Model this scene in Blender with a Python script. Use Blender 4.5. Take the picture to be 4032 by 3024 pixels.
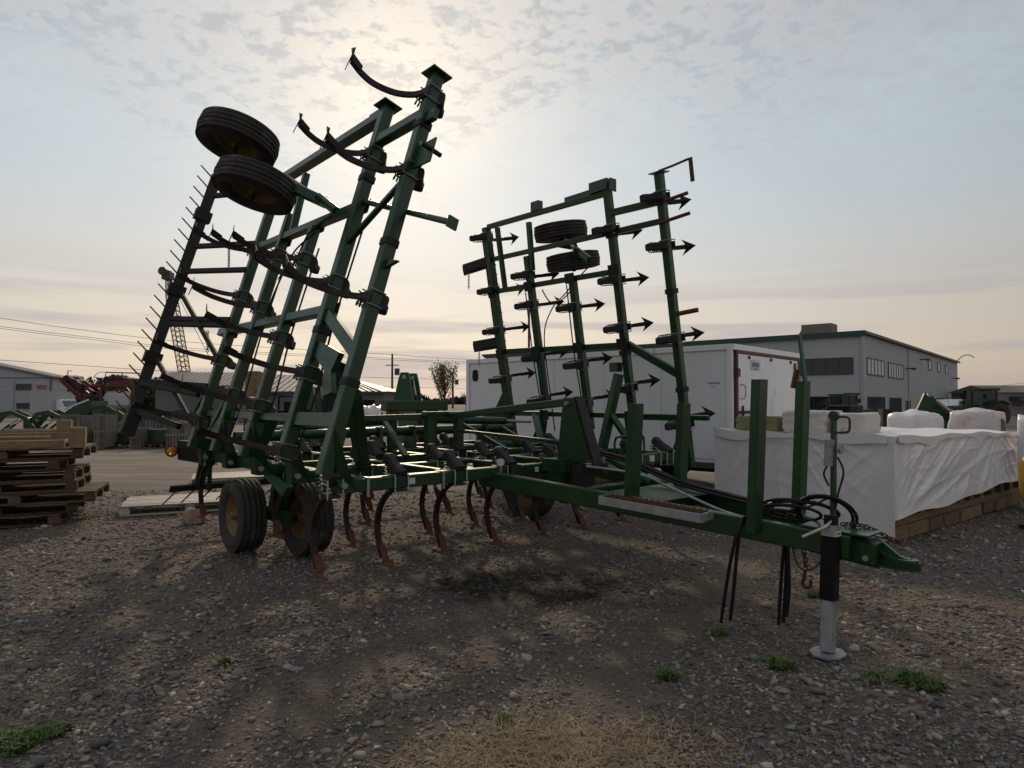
import bpy, bmesh, math, random
import numpy as np
from mathutils import Vector, Matrix
random.seed(7); RNG = np.random.default_rng(7)
for o in list(bpy.data.objects): bpy.data.objects.remove(o, do_unlink=True)
scene = bpy.context.scene
COL = scene.collection
R = math.radians
# ---------------------------------------------------------------- camera
cam = bpy.data.cameras.new('camera'); camo = bpy.data.objects.new('camera', cam); COL.objects.link(camo)
cam.sensor_width = 36.0; cam.lens = 2600.0 / 4032.0 * 36.0
cam.clip_start = 0.05; cam.clip_end = 3000
camo.location = (0, 0, 1.6); camo.rotation_euler = (R(90) + math.atan(68 / 2600), 0, 0)
scene.camera = camo
# ---------------------------------------------------------------- sun and sky
SUN_AZ, SUN_EL = R(-9.9), R(25.0)
SD = Vector((math.cos(SUN_EL) * math.sin(SUN_AZ), math.cos(SUN_EL) * math.cos(SUN_AZ), math.sin(SUN_EL)))
sl = bpy.data.lights.new('sun', 'SUN'); sl.energy = 1.5; sl.angle = R(2.2); sl.color = (1.0, 0.77, 0.54)
so = bpy.data.objects.new('sun', sl); COL.objects.link(so)
so.rotation_euler = (-SD).to_track_quat('-Z', 'Y').to_euler(); so.location = SD * 60
world = bpy.data.worlds.new('World'); scene.world = world; world.use_nodes = True
nt = world.node_tree; nt.nodes.clear()
def N(t, tree=None, **kw):
    n = (tree or nt).nodes.new(t)
    for k, v in kw.items(): setattr(n, k, v)
    return n
def L(a, b, tree=None): (tree or nt).links.new(a, b)
def vmath(op, a, b=None, tree=None):
    n = N('ShaderNodeVectorMath', tree, operation=op)
    for i, x in enumerate((a, b)):
        if x is None: continue
        if isinstance(x, (tuple, list)): n.inputs[i].default_value = x
        else: L(x, n.inputs[i], tree)
    return n
def fmath(op, a, b=None, c=None, tree=None, clamp=False):
    n = N('ShaderNodeMath', tree, operation=op); n.use_clamp = clamp
    for i, x in enumerate((a, b, c)):
        if x is None: continue
        if isinstance(x, (int, float)): n.inputs[i].default_value = x
        else: L(x, n.inputs[i], tree)
    return n.outputs[0]
def cmix(f, a, b, tree=None, mode='MIX'):
    n = N('ShaderNodeMix', tree, data_type='RGBA', blend_type=mode)
    for i, x in ((0, f), (6, a), (7, b)):
        if isinstance(x, (int, float)): n.inputs[i].default_value = x
        elif isinstance(x, tuple): n.inputs[i].default_value = x if len(x) == 4 else (*x, 1)
        else: L(x, n.inputs[i], tree)
    return n.outputs[2]
def smooth(x, lo, hi, tree=None, a=0.0, b=1.0):
    n = N('ShaderNodeMapRange', tree, interpolation_type='SMOOTHSTEP')
    L(x, n.inputs[0], tree); n.inputs[1].default_value = lo; n.inputs[2].default_value = hi
    n.inputs[3].default_value = a; n.inputs[4].default_value = b
    return n.outputs[0]
tc = N('ShaderNodeTexCoord'); D0 = vmath('NORMALIZE', tc.outputs['Generated']).outputs[0]
sky = N('ShaderNodeTexSky', sky_type='NISHITA', sun_disc=False, sun_elevation=SUN_EL, sun_rotation=SUN_AZ,
        altitude=100, air_density=1.0, dust_density=2.2, ozone_density=1.2)
sp = N('ShaderNodeSeparateXYZ'); L(D0, sp.inputs[0])
dz = fmath('MAXIMUM', sp.outputs[2], 0.0)
dotS = vmath('DOT_PRODUCT', D0, tuple(SD)).outputs['Value']
dotp = fmath('MAXIMUM', dotS, 0.0)
glow_w = fmath('POWER', dotp, 7.0); glow_n = fmath('POWER', dotp, 90.0); glow_m = fmath('POWER', dotp, 28.0)
# high thin cloud sheet, seen on a plane overhead
inv = fmath('DIVIDE', 1.0, fmath('ADD', dz, 0.12))
cp = vmath('MULTIPLY', D0, None); cmb = N('ShaderNodeCombineXYZ'); L(inv, cmb.inputs[0]); L(inv, cmb.inputs[1]); L(inv, cmb.inputs[2]); L(cmb.outputs[0], cp.inputs[1])
def noise(vec, scale, detail=6, rough=0.55, dist=0.0, tree=None):
    n = N('ShaderNodeTexNoise', tree); n.inputs['Scale'].default_value = scale; n.inputs['Detail'].default_value = detail
    n.inputs['Roughness'].default_value = rough; n.inputs['Distortion'].default_value = dist
    if vec is not None: L(vec, n.inputs['Vector'], tree)
    return n.outputs[0]
big = noise(cp.outputs[0], 1.1, 4, 0.5, 0.6)
fine = noise(cp.outputs[0], 13.0, 6, 0.60, 0.8)
fine2 = noise(cp.outputs[0], 34.0, 4, 0.6, 0.6)
wv = vmath('ADD', cp.outputs[0], None); wn = N('ShaderNodeTexNoise'); wn.inputs['Scale'].default_value = 4.0; wn.inputs['Detail'].default_value = 3; L(cp.outputs[0], wn.inputs['Vector'])
ws_ = vmath('SCALE', vmath('SUBTRACT', wn.outputs['Color'], (0.5, 0.5, 0.5)).outputs[0]); ws_.inputs['Scale'].default_value = 0.22; L(ws_.outputs[0], wv.inputs[1])
vo = N('ShaderNodeTexVoronoi', feature='SMOOTH_F1'); vo.inputs['Scale'].default_value = 15.0; vo.inputs['Smoothness'].default_value = 0.7; L(vmath('MULTIPLY', wv.outputs[0], (1.0, 1.5, 1.0)).outputs[0], vo.inputs['Vector'])
cell = fmath('MULTIPLY_ADD', vo.outputs['Distance'], -0.55, 0.72)
tex = fmath('ADD', fmath('MULTIPLY', fine, 0.34), fmath('ADD', fmath('MULTIPLY', fine2, 0.30), fmath('MULTIPLY', cell, 0.36)))
alto = smooth(tex, 0.40, 0.60)
patch = smooth(big, 0.38, 0.62)
high = smooth(dz, 0.20, 0.50)                       # mackerel cloud sits high in the sky
cover = fmath('MULTIPLY', fmath('MULTIPLY', alto, high), fmath('MULTIPLY_ADD', patch, 0.55, 0.45))
lowb = noise(vmath('MULTIPLY', D0, (1.2, 1.2, 16.0)).outputs[0], 1.6, 4, 0.5, 0.3)
lowband = fmath('MULTIPLY', smooth(lowb, 0.47, 0.60), fmath('MULTIPLY', smooth(dz, 0.0, 0.05), smooth(dz, 0.22, 0.07)))
# colours of the veil: warm towards the sun and the horizon, cool grey away from it
veil = cmix(smooth(dz, 0.03, 0.34), (0.67, 0.57, 0.455), (0.505, 0.575, 0.615))
veil = cmix(smooth(dz, 0.34, 0.75), veil, (0.50, 0.50, 0.525))
veil = cmix(smooth(dz, 0.07, 0.0), veil, (0.60, 0.475, 0.43))
side = fmath('MULTIPLY_ADD', smooth(dotS, 0.50, 0.985), 0.32, 0.72)
sc = N('ShaderNodeCombineXYZ'); [L(side, sc.inputs[i]) for i in range(3)]
veil = cmix(1.0, veil, sc.outputs[0], mode='MULTIPLY')
veil = cmix(fmath('MULTIPLY', glow_m, 0.22), veil, (0.86, 0.76, 0.63))
veil = cmix(fmath('MULTIPLY', glow_n, 0.45), veil, (0.98, 0.86, 0.70))
cl = cmix(glow_w, (0.30, 0.29, 0.305), (0.66, 0.60, 0.545))
cl2 = cmix(fmath('MULTIPLY', glow_n, 0.8), cl, (1.05, 0.88, 0.70))
base = cmix(0.86, vmath('SCALE', sky.outputs[0]).outputs[0], veil)
sky_s = base.node.inputs[6].links[0].from_node; sky_s.inputs['Scale'].default_value = 0.06
dark = fmath('MULTIPLY', fmath('MULTIPLY', smooth(tex, 0.52, 0.40), high), smooth(big, 0.42, 0.60))
withc = cmix(fmath('MULTIPLY', cover, 0.62), base, cl2)
withc = cmix(fmath('MULTIPLY', dark, 0.42), withc, (0.28, 0.285, 0.31))
withc = cmix(fmath('MULTIPLY', lowband, 0.60), withc, (0.36, 0.335, 0.37))
bg = N('ShaderNodeBackground'); bg.inputs['Strength'].default_value = 1.0
wo = N('ShaderNodeOutputWorld'); L(withc, bg.inputs['Color']); L(bg.outputs[0], wo.inputs[0])
vs = scene.view_settings; vs.view_transform = 'Standard'; vs.look = 'None'; vs.gamma = 1; vs.use_curve_mapping = False; vs.exposure = 0.16
scene.render.resolution_x, scene.render.resolution_y = 1024, 768
# ---------------------------------------------------------------- materials
MATS = {}
def dark_patch_mix(co, col, t):
    # irregular dark patch coloured into the gravel under the front beam, with undarkened islands
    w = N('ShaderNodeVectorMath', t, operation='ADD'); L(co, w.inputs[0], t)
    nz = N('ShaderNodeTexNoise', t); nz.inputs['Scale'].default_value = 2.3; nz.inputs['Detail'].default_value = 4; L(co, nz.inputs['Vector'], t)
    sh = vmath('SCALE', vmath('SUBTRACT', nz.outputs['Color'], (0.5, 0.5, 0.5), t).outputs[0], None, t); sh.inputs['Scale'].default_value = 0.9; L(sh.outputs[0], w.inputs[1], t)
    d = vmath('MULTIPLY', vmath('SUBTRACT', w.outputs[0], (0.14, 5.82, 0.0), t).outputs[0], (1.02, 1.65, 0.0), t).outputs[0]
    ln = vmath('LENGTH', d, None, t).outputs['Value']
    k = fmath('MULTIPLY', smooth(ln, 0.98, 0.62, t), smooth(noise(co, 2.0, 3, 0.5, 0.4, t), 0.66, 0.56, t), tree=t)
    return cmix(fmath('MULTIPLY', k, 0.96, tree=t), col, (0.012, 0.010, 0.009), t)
def mat(name, c1, c2=None, rough=0.6, metal=0.0, scale=8.0, bump=0.0, bscale=None, c3=None, s3=2.0, t3=(0.55, 0.68), coat=0.0, alpha=None, trans=0.0, emit=None, stretch=None, attr=None, dark_patch=False, spec=0.5, c4=None, s4=9.0, t4=(0.655, 0.70)):
    m = bpy.data.materials.new(name); m.use_nodes = True; t = m.node_tree; b = t.nodes['Principled BSDF']
    co = N('ShaderNodeTexCoord', t).outputs['Object']
    if stretch: co = vmath('MULTIPLY', co, stretch, t).outputs[0]
    n1 = noise(co, scale, 5, 0.6, 0.2, t)
    col = cmix(smooth(n1, 0.35, 0.65, t), c1, c2 or c1, t)
    if c3: col = cmix(smooth(noise(co, s3, 6, 0.65, 0.6, t), t3[0], t3[1], t), col, c3, t)
    if c4: col = cmix(smooth(noise(co, s4, 7, 0.7, 0.9, t), t4[0], t4[1], t), col, c4, t)
    if dark_patch: col = dark_patch_mix(co, col, t)
    if attr:
        a = N('ShaderNodeAttribute', t, attribute_name=attr); col = cmix(1.0, col, a.outputs['Color'], t, 'MULTIPLY')
    L(col, b.inputs['Base Color'], t)
    b.inputs['Roughness'].default_value = rough; b.inputs['Metallic'].default_value = metal
    b.inputs['Coat Weight'].default_value = coat; b.inputs['Coat Roughness'].default_value = 0.16; b.inputs['Specular IOR Level'].default_value = spec; b.inputs['Transmission Weight'].default_value = trans
    rr = N('ShaderNodeMapRange', t); L(n1, rr.inputs[0], t); rr.inputs[3].default_value = rough - 0.08; rr.inputs[4].default_value = min(1, rough + 0.12); L(rr.outputs[0], b.inputs['Roughness'], t)
    if emit: b.inputs['Emission Color'].default_value = (*emit[0], 1); b.inputs['Emission Strength'].default_value = emit[1]
    if bump:
        bn = N('ShaderNodeBump', t); bn.inputs['Strength'].default_value = bump; bn.inputs['Distance'].default_value = 0.01
        L(noise(co, bscale or scale * 4, 5, 0.65, 0, t), bn.inputs['Height'], t); L(bn.outputs[0], b.inputs['Normal'], t)
    MATS[name] = m; return m
mat('green', (0.0028, 0.036, 0.0075), (0.0048, 0.050, 0.011), 0.36, scale=6, c3=(0.020, 0.028, 0.014), s3=3.0, t3=(0.54, 0.76), coat=0.12, c4=(0.055, 0.026, 0.013), s4=8.0, bump=0.08, bscale=40)
mat('green_worn', (0.009, 0.058, 0.018), (0.007, 0.046, 0.014), 0.45, scale=5, c3=(0.09, 0.045, 0.022), s3=3.0, t3=(0.60, 0.68))
mat('green_far', (0.005, 0.036, 0.010), (0.008, 0.052, 0.015), 0.4, scale=3)
mat('rust', (0.085, 0.030, 0.014), (0.13, 0.050, 0.020), 0.8, scale=20, bump=0.4, c3=(0.035, 0.022, 0.018), s3=9)
mat('rust_orange', (0.13, 0.042, 0.016), (0.085, 0.029, 0.013), 0.8, scale=18, bump=0.3, c3=(0.08, 0.03, 0.015), s3=9)
mat('dark_steel', (0.012, 0.012, 0.012), (0.022, 0.019, 0.017), 0.62, 0.2, scale=15, bump=0.2, c3=(0.03, 0.018, 0.012), s3=7)
mat('shank_steel', (0.013, 0.010, 0.009), (0.022, 0.012, 0.010), 0.6, 0.2, scale=12, bump=0.25, c3=(0.045, 0.019, 0.011), s3=8, t3=(0.52, 0.68))
mat('casting', (0.024, 0.023, 0.024), (0.016, 0.015, 0.016), 0.7, scale=25, bump=0.3)
mat('spring', (0.09, 0.085, 0.08), (0.05, 0.045, 0.04), 0.45, 0.5, scale=20)
mat('zinc', (0.42, 0.42, 0.42), (0.33, 0.33, 0.34), 0.38, 0.7, scale=20)
mat('galv', (0.26, 0.27, 0.28), (0.36, 0.37, 0.38), 0.5, 0.55, scale=14, c3=(0.16, 0.10, 0.06), s3=5, t3=(0.62, 0.75))
mat('tyre', (0.030, 0.028, 0.027), (0.048, 0.043, 0.040), 0.85, scale=10, bump=0.3, bscale=60, c3=(0.095, 0.082, 0.068), s3=4)
mat('rim_yellow', (0.20, 0.125, 0.026), (0.14, 0.088, 0.022), 0.5, scale=10, c3=(0.07, 0.045, 0.025), s3=6, t3=(0.5, 0.66))
mat('hose', (0.006, 0.006, 0.006), (0.012, 0.011, 0.010), 0.45, scale=30, spec=0.3)
mat('black', (0.003, 0.003, 0.003), (0.005, 0.005, 0.005), 0.5, spec=0.2)
mat('amber', (0.80, 0.33, 0.02), (0.75, 0.28, 0.02), 0.18, trans=0.35, coat=0.5)
mat('sticker', (0.62, 0.62, 0.62), (0.55, 0.55, 0.56), 0.5)
mat('white_paint', (0.70, 0.71, 0.74), (0.74, 0.75, 0.78), 0.42, scale=1.2, c3=(0.62, 0.615, 0.61), s3=2.0, t3=(0.55, 0.8), stretch=(1, 1, 0.35))
mat('white_door', (0.78, 0.78, 0.79), (0.82, 0.82, 0.83), 0.42, scale=2, c3=(0.50, 0.47, 0.42), s3=3.0, t3=(0.58, 0.72), stretch=(1, 1, 0.3))
mat('roof_white', (0.55, 0.53, 0.50), (0.60, 0.58, 0.55), 0.5)
mat('wood', (0.125, 0.078, 0.043), (0.082, 0.051, 0.030), 0.75, scale=6, bump=0.35, bscale=40, stretch=(1.0, 7.0, 7.0), c3=(0.065, 0.042, 0.028), s3=2.0, t3=(0.55, 0.72), attr='tint')
mat('wood_grey', (0.46, 0.42, 0.38), (0.36, 0.33, 0.30), 0.5, scale=6, bump=0.3, bscale=40, stretch=(1, 7, 7), attr='tint')
mat('wood_end', (0.29, 0.19, 0.11), (0.21, 0.138, 0.082), 0.8, scale=14, bump=0.2)
mat('wrap', (0.74, 0.72, 0.735), (0.79, 0.77, 0.78), 0.30, scale=4, bump=0.45, bscale=16, coat=0.2)
mat('wrap_dirty', (0.55, 0.51, 0.47), (0.62, 0.58, 0.55), 0.5, scale=7, bump=0.5, bscale=18, c3=(0.36, 0.29, 0.22), s3=4)
mat('wrap_olive', (0.24, 0.235, 0.105), (0.18, 0.18, 0.08), 0.5, scale=7, bump=0.4, bscale=18)
mat('wrap_pink', (0.58, 0.52, 0.50), (0.64, 0.58, 0.56), 0.4, scale=5, bump=0.4, bscale=12, c3=(0.45, 0.09, 0.07), s3=1.3, t3=(0.6, 0.7))
mat('siding', (0.40, 0.41, 0.43), (0.43, 0.44, 0.46), 0.5, scale=0.6)
mat('siding_white', (0.34, 0.35, 0.38), (0.37, 0.38, 0.41), 0.5, scale=0.6)
mat('siding_dark', (0.115, 0.115, 0.12), (0.14, 0.14, 0.145), 0.6, scale=0.8)
mat('roof_metal', (0.33, 0.29, 0.265), (0.37, 0.33, 0.30), 0.45, 0.2, scale=0.8)
mat('roof_green', (0.012, 0.048, 0.040), (0.016, 0.058, 0.048), 0.5)
mat('glass_dark', (0.016, 0.028, 0.034), (0.02, 0.034, 0.04), 0.10)
mat('blind', (0.62, 0.64, 0.64), (0.56, 0.58, 0.58), 0.6)
mat('frame_dark', (0.05, 0.052, 0.055), None, 0.5)
mat('maroon', (0.10, 0.020, 0.016), (0.075, 0.016, 0.014), 0.5, scale=4)
mat('red', (0.115, 0.013, 0.012), (0.07, 0.010, 0.009), 0.45, scale=3, c3=(0.08, 0.02, 0.018), s3=2)
mat('sign_red', (0.50, 0.045, 0.05), None, 0.5)
mat('tan_box', (0.21, 0.17, 0.145), (0.18, 0.15, 0.125), 0.7)
mat('concrete', (0.27, 0.255, 0.235), (0.22, 0.21, 0.195), 0.85, scale=3)
mat('pole_wood', (0.13, 0.085, 0.065), (0.10, 0.065, 0.05), 0.85, scale=6)
mat('yellow', (0.58, 0.33, 0.02), (0.50, 0.28, 0.02), 0.4, c3=(0.16, 0.10, 0.03), s3=4)
mat('bark', (0.09, 0.065, 0.045), (0.065, 0.05, 0.035), 0.9, scale=8)
mat('leaf', (0.15, 0.175, 0.055), (0.20, 0.21, 0.08), 0.6, scale=1.5, attr='tint')
mat('weed', (0.050, 0.105, 0.016), (0.095, 0.135, 0.028), 0.55, scale=4, attr='tint')
mat('straw', (0.34, 0.265, 0.165), (0.24, 0.185, 0.12), 0.8, scale=5, attr='tint')
mat('stone', (0.168, 0.148, 0.130), (0.228, 0.197, 0.168), 0.8, scale=30, bump=0.3, bscale=90, attr='tint', dark_patch=True)
mat('tan_stone', (0.40, 0.27, 0.17), (0.30, 0.20, 0.13), 0.85, scale=9, bump=0.5)
mat('treeline', (0.035, 0.040, 0.028), (0.055, 0.052, 0.035), 0.9, scale=0.3)
mat('purple_text', (0.16, 0.13, 0.33), None, 0.5)
mat('plate', (0.60, 0.62, 0.64), (0.5, 0.52, 0.55), 0.5)
mat('text_dark', (0.10, 0.10, 0.12), None, 0.5)
mat('wire', (0.10, 0.075, 0.065), None, 0.7)
mat('teal', (0.016, 0.085, 0.048), (0.02, 0.10, 0.056), 0.4)
# ---------------------------------------------------------------- mesh builder
def V3(p): return Vector(p)
class MB:
    def __init__(s): s.v = []; s.f = []; s.sm = []; s.tint = None
    def add(s, vs, fs, sm=False):
        b = len(s.v); s.v += [tuple(v) for v in vs]
        for f in fs: s.f.append(tuple(i + b for i in f)); s.sm.append(sm)
        return s
    def box(s, c, size, m=None):
        x, y, z = (a / 2 for a in size); c = Vector(c)
        P = [Vector((i * x, j * y, k * z)) for k in (-1, 1) for j in (-1, 1) for i in (-1, 1)]
        if m is not None: P = [m @ p for p in P]
        return s.add([p + c for p in P], [(0, 2, 3, 1), (4, 5, 7, 6), (0, 1, 5, 4), (2, 6, 7, 3), (0, 4, 6, 2), (1, 3, 7, 5)])
    def beam(s, p0, p1, w, h, up=(0, 0, 1), ch=None, w2=None, h2=None):
        p0, p1 = Vector(p0), Vector(p1); d = (p1 - p0).normalized(); up = Vector(up)
        x = d.cross(up)
        if x.length < 1e-4: x = d.cross(Vector((0.3, 1, 0.1)))
        x.normalize(); y = x.cross(d).normalized()
        if ch is None: ch = min(w, h) * 0.10
        vs = []
        for p, a, b in ((p0, w / 2, h / 2), (p1, (w2 or w) / 2, (h2 or h) / 2)):
            for i, j in ((a - ch, -b), (a, -b + ch), (a, b - ch), (a - ch, b), (-a + ch, b), (-a, b - ch), (-a, -b + ch), (-a + ch, -b)): vs.append(p + x * i + y * j)
        fs = [(i, (i + 1) % 8, 8 + (i + 1) % 8, 8 + i) for i in range(8)] + [tuple(range(7, -1, -1)), tuple(range(8, 16))]
        return s.add(vs, fs)
    def sweep(s, pts, prof, side=None, sm=True, cap=True):
        pts = [Vector(p) for p in pts]; n = len(pts); k = len(prof[0]) if isinstance(prof[0][0], (tuple, list)) else len(prof)
        vs = []; px = None
        for i, p in enumerate(pts):
            d = (pts[min(i + 1, n - 1)] - pts[max(i - 1, 0)]).normalized()
            if side is not None: x = Vector(side)
            elif px is None: x = d.cross(Vector((0.13, 0.31, 1))); x = x if x.length > 0.05 else d.cross(Vector((1, 0, 0)))
            else: x = px
            x = (x - d * x.dot(d)).normalized(); px = x; y = d.cross(x)
            pr = prof[i] if isinstance(prof[0][0], (tuple, list)) else prof
            for a, b in pr: vs.append(p + x * a + y * b)
        fs = [(i * k + j, i * k + (j + 1) % k, (i + 1) * k + (j + 1) % k, (i + 1) * k + j) for i in range(n - 1) for j in range(k)]
        s.add(vs, fs, sm)
        if cap: s.add([vs[j] for j in range(k)], [tuple(range(k - 1, -1, -1))]); s.add([vs[(n - 1) * k + j] for j in range(k)], [tuple(range(k))])
        return s
    def tube(s, pts, r, n=8, cap=True):
        rs = r if isinstance(r, (list, tuple)) else [r] * len(pts)
        return s.sweep(pts, [[(q * math.cos(2 * math.pi * i / n), q * math.sin(2 * math.pi * i / n)) for i in range(n)] for q in rs], None, True, cap)
    def flat(s, pts, w, t, side): return s.sweep(pts, [(-w / 2, -t / 2), (w / 2, -t / 2), (w / 2, t / 2), (-w / 2, t / 2)], side, False)
    def lathe(s, prof, c, axis, n=32, sm=True):
        a = Vector(axis).normalized(); x = a.orthogonal().normalized(); y = a.cross(x); c = Vector(c); k = len(prof)
        vs = [c + a * h + (x * math.cos(2 * math.pi * i / n) + y * math.sin(2 * math.pi * i / n)) * r for i in range(n) for r, h in prof]
        return s.add(vs, [(i * k + j, ((i + 1) % n) * k + j, ((i + 1) % n) * k + j + 1, i * k + j + 1) for i in range(n) for j in range(k - 1)], sm)
    def cyl(s, p0, p1, r, n=16, r2=None):
        p0, p1 = Vector(p0), Vector(p1); d = p1 - p0
        return s.lathe([(0.0001, 0), (r, 0)], p0, d, n, False).lathe([(r, 0), (r2 or r, d.length)], p0, d, n).lathe([(r2 or r, d.length), (0.0001, d.length)], p0, d, n, False)
    def prism(s, poly, th):
        th = Vector(th); k = len(poly); P = [Vector(p) - th / 2 for p in poly]; vs = P + [p + th for p in P]
        return s.add(vs, [tuple(range(k - 1, -1, -1)), tuple(range(k, 2 * k))] + [(i, (i + 1) % k, k + (i + 1) % k, k + i) for i in range(k)])
    def grid(s, fn, nu, nv, sm=True):
        vs = [fn(i / nu, j / nv) for j in range(nv + 1) for i in range(nu + 1)]
        return s.add(vs, [(j * (nu + 1) + i, j * (nu + 1) + i + 1, (j + 1) * (nu + 1) + i + 1, (j + 1) * (nu + 1) + i) for j in range(nv) for i in range(nu)], sm)
    def mesh(s, name, m):
        me = bpy.data.meshes.new(name); me.from_pydata(s.v, [], s.f); me.polygons.foreach_set('use_smooth', s.sm)
        me.materials.append(MATS[m]); me.update()
        bm = bmesh.new(); bm.from_mesh(me); bmesh.ops.recalc_face_normals(bm, faces=bm.faces); bm.to_mesh(me); bm.free()
        return me
    def build(s, name, m, parent=None, loc=None, rot=None, tint=None):
        me = s.mesh(name, m)
        if MATS[m].node_tree.nodes.get('Attribute'): set_tint(me, tint or (1, 1, 1))
        o = bpy.data.objects.new(name, me); COL.objects.link(o); o.parent = parent
        if loc is not None: o.location = loc
        if rot is not None: o.rotation_euler = rot
        return o
def set_tint(me, t):
    a = me.attributes.new('tint', 'FLOAT_COLOR', 'POINT'); n = len(me.vertices)
    a.data.foreach_set('color', np.tile(np.array([*t, 1.0], dtype=np.float32), n))
def tag(o, label=None, cat=None, group=None, kind=None):
    if label: o['label'] = label
    if cat: o['category'] = cat
    if group: o['group'] = group
    if kind: o['kind'] = kind
    return o
def thing(name, label, cat, loc=(0, 0, 0), rz=0.0, group=None):
    o = bpy.data.objects.new(name, None); COL.objects.link(o); o.empty_display_size = 0.2
    o.location = loc; o.rotation_euler = (0, 0, rz); return tag(o, label, cat, group)
def inst(name, me, parent, m=None):
    o = bpy.data.objects.new(name, me); COL.objects.link(o); o.parent = parent
    if m is not None: o.matrix_local = m
    return o
def bez(pts, n=8):
    """smooth curve (Catmull-Rom) through points"""
    P = [Vector(p) for p in pts]; out = []
    for i in range(len(P) - 1):
        a, b, c, d = P[max(i - 1, 0)], P[i], P[i + 1], P[min(i + 2, len(P) - 1)]
        for k in range(n):
            t = k / n; out.append(0.5 * ((2 * b) + (c - a) * t + (2 * a - 5 * b + 4 * c - d) * t * t + (3 * b - a - 3 * c + d) * t ** 3))
    return out + [P[-1]]
# ================================================================ ground
def gmat():
    m = bpy.data.materials.new('gravel_ground'); m.use_nodes = True; t = m.node_tree; b = t.nodes['Principled BSDF']
    co = N('ShaderNodeTexCoord', t).outputs['Object']
    a = cmix(smooth(noise(co, 26, 6, 0.7, 0.2, t), 0.35, 0.68, t), (0.068, 0.057, 0.048), (0.142, 0.117, 0.094), t)
    a = cmix(smooth(noise(co, 0.55, 5, 0.6, 0.8, t), 0.46, 0.66, t), a, (0.155, 0.118, 0.082), t)      # sandy, brown patches
    a = cmix(smooth(noise(co, 0.9, 4, 0.6, 1.0, t), 0.60, 0.74, t), a, (0.050, 0.062, 0.026), t)       # thin moss
    # the yard beyond the machine is bare, lighter, trodden dust
    g = N('ShaderNodeSeparateXYZ', t); L(co, g.inputs[0], t)
    far = smooth(g.outputs[1], 9.5, 15.0, t)
    dust = cmix(smooth(noise(vmath('MULTIPLY', co, (0.25, 1.6, 1), t).outputs[0], 1.2, 5, 0.6, 0.3, t), 0.4, 0.62, t), (0.235, 0.200, 0.170), (0.155, 0.132, 0.112), t)
    a = cmix(fmath('MULTIPLY', far, 0.9, tree=t), a, dust, t)
    a = dark_patch_mix(co, a, t)
    L(a, b.inputs['Base Color'], t); b.inputs['Roughness'].default_value = 0.92
    vo = N('ShaderNodeTexVoronoi', t, feature='F1'); vo.inputs['Scale'].default_value = 34; L(co, vo.inputs['Vector'], t)
    h = fmath('ADD', fmath('MULTIPLY', vo.outputs['Distance'], -0.7, tree=t), fmath('MULTIPLY', noise(co, 60, 5, 0.7, 0, t), 0.8, tree=t), tree=t)
    bn = N('ShaderNodeBump', t); bn.inputs['Strength'].default_value = 0.8; bn.inputs['Distance'].default_value = 0.02
    L(h, bn.inputs['Height'], t); L(bn.outputs[0], b.inputs['Normal'], t)
    MATS['gravel_ground'] = m
gmat()
def gz(x, y):
    return 0.012 * math.sin(x * 1.7 + y * 0.9) * math.cos(y * 1.3 - x * 0.6) - 0.012
xs = sorted(set([-900, -500, -250, -120, -60, -30, -18] + [round(-12 + i * 0.3, 2) for i in range(81)] + [18, 30, 60, 120, 250, 500, 900]))
ys = sorted(set([-300, -60, -15, -4] + [round(-1 + i * 0.3, 2) for i in range(60)] + [22, 30, 45, 70, 120, 250, 500, 1400]))
mb = MB(); nx = len(xs)
mb.add([(x, y, gz(x, y) if abs(x) <= 12 and -1 <= y <= 16 else -0.012) for y in ys for x in xs],
       [(j * nx + i, j * nx + i + 1, (j + 1) * nx + i + 1, (j + 1) * nx + i) for j in range(len(ys) - 1) for i in range(nx - 1)], True)
g = mb.build('ground', 'gravel_ground'); tag(g, 'grey brown gravel yard with sandy patches', 'ground', kind='structure')
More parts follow.
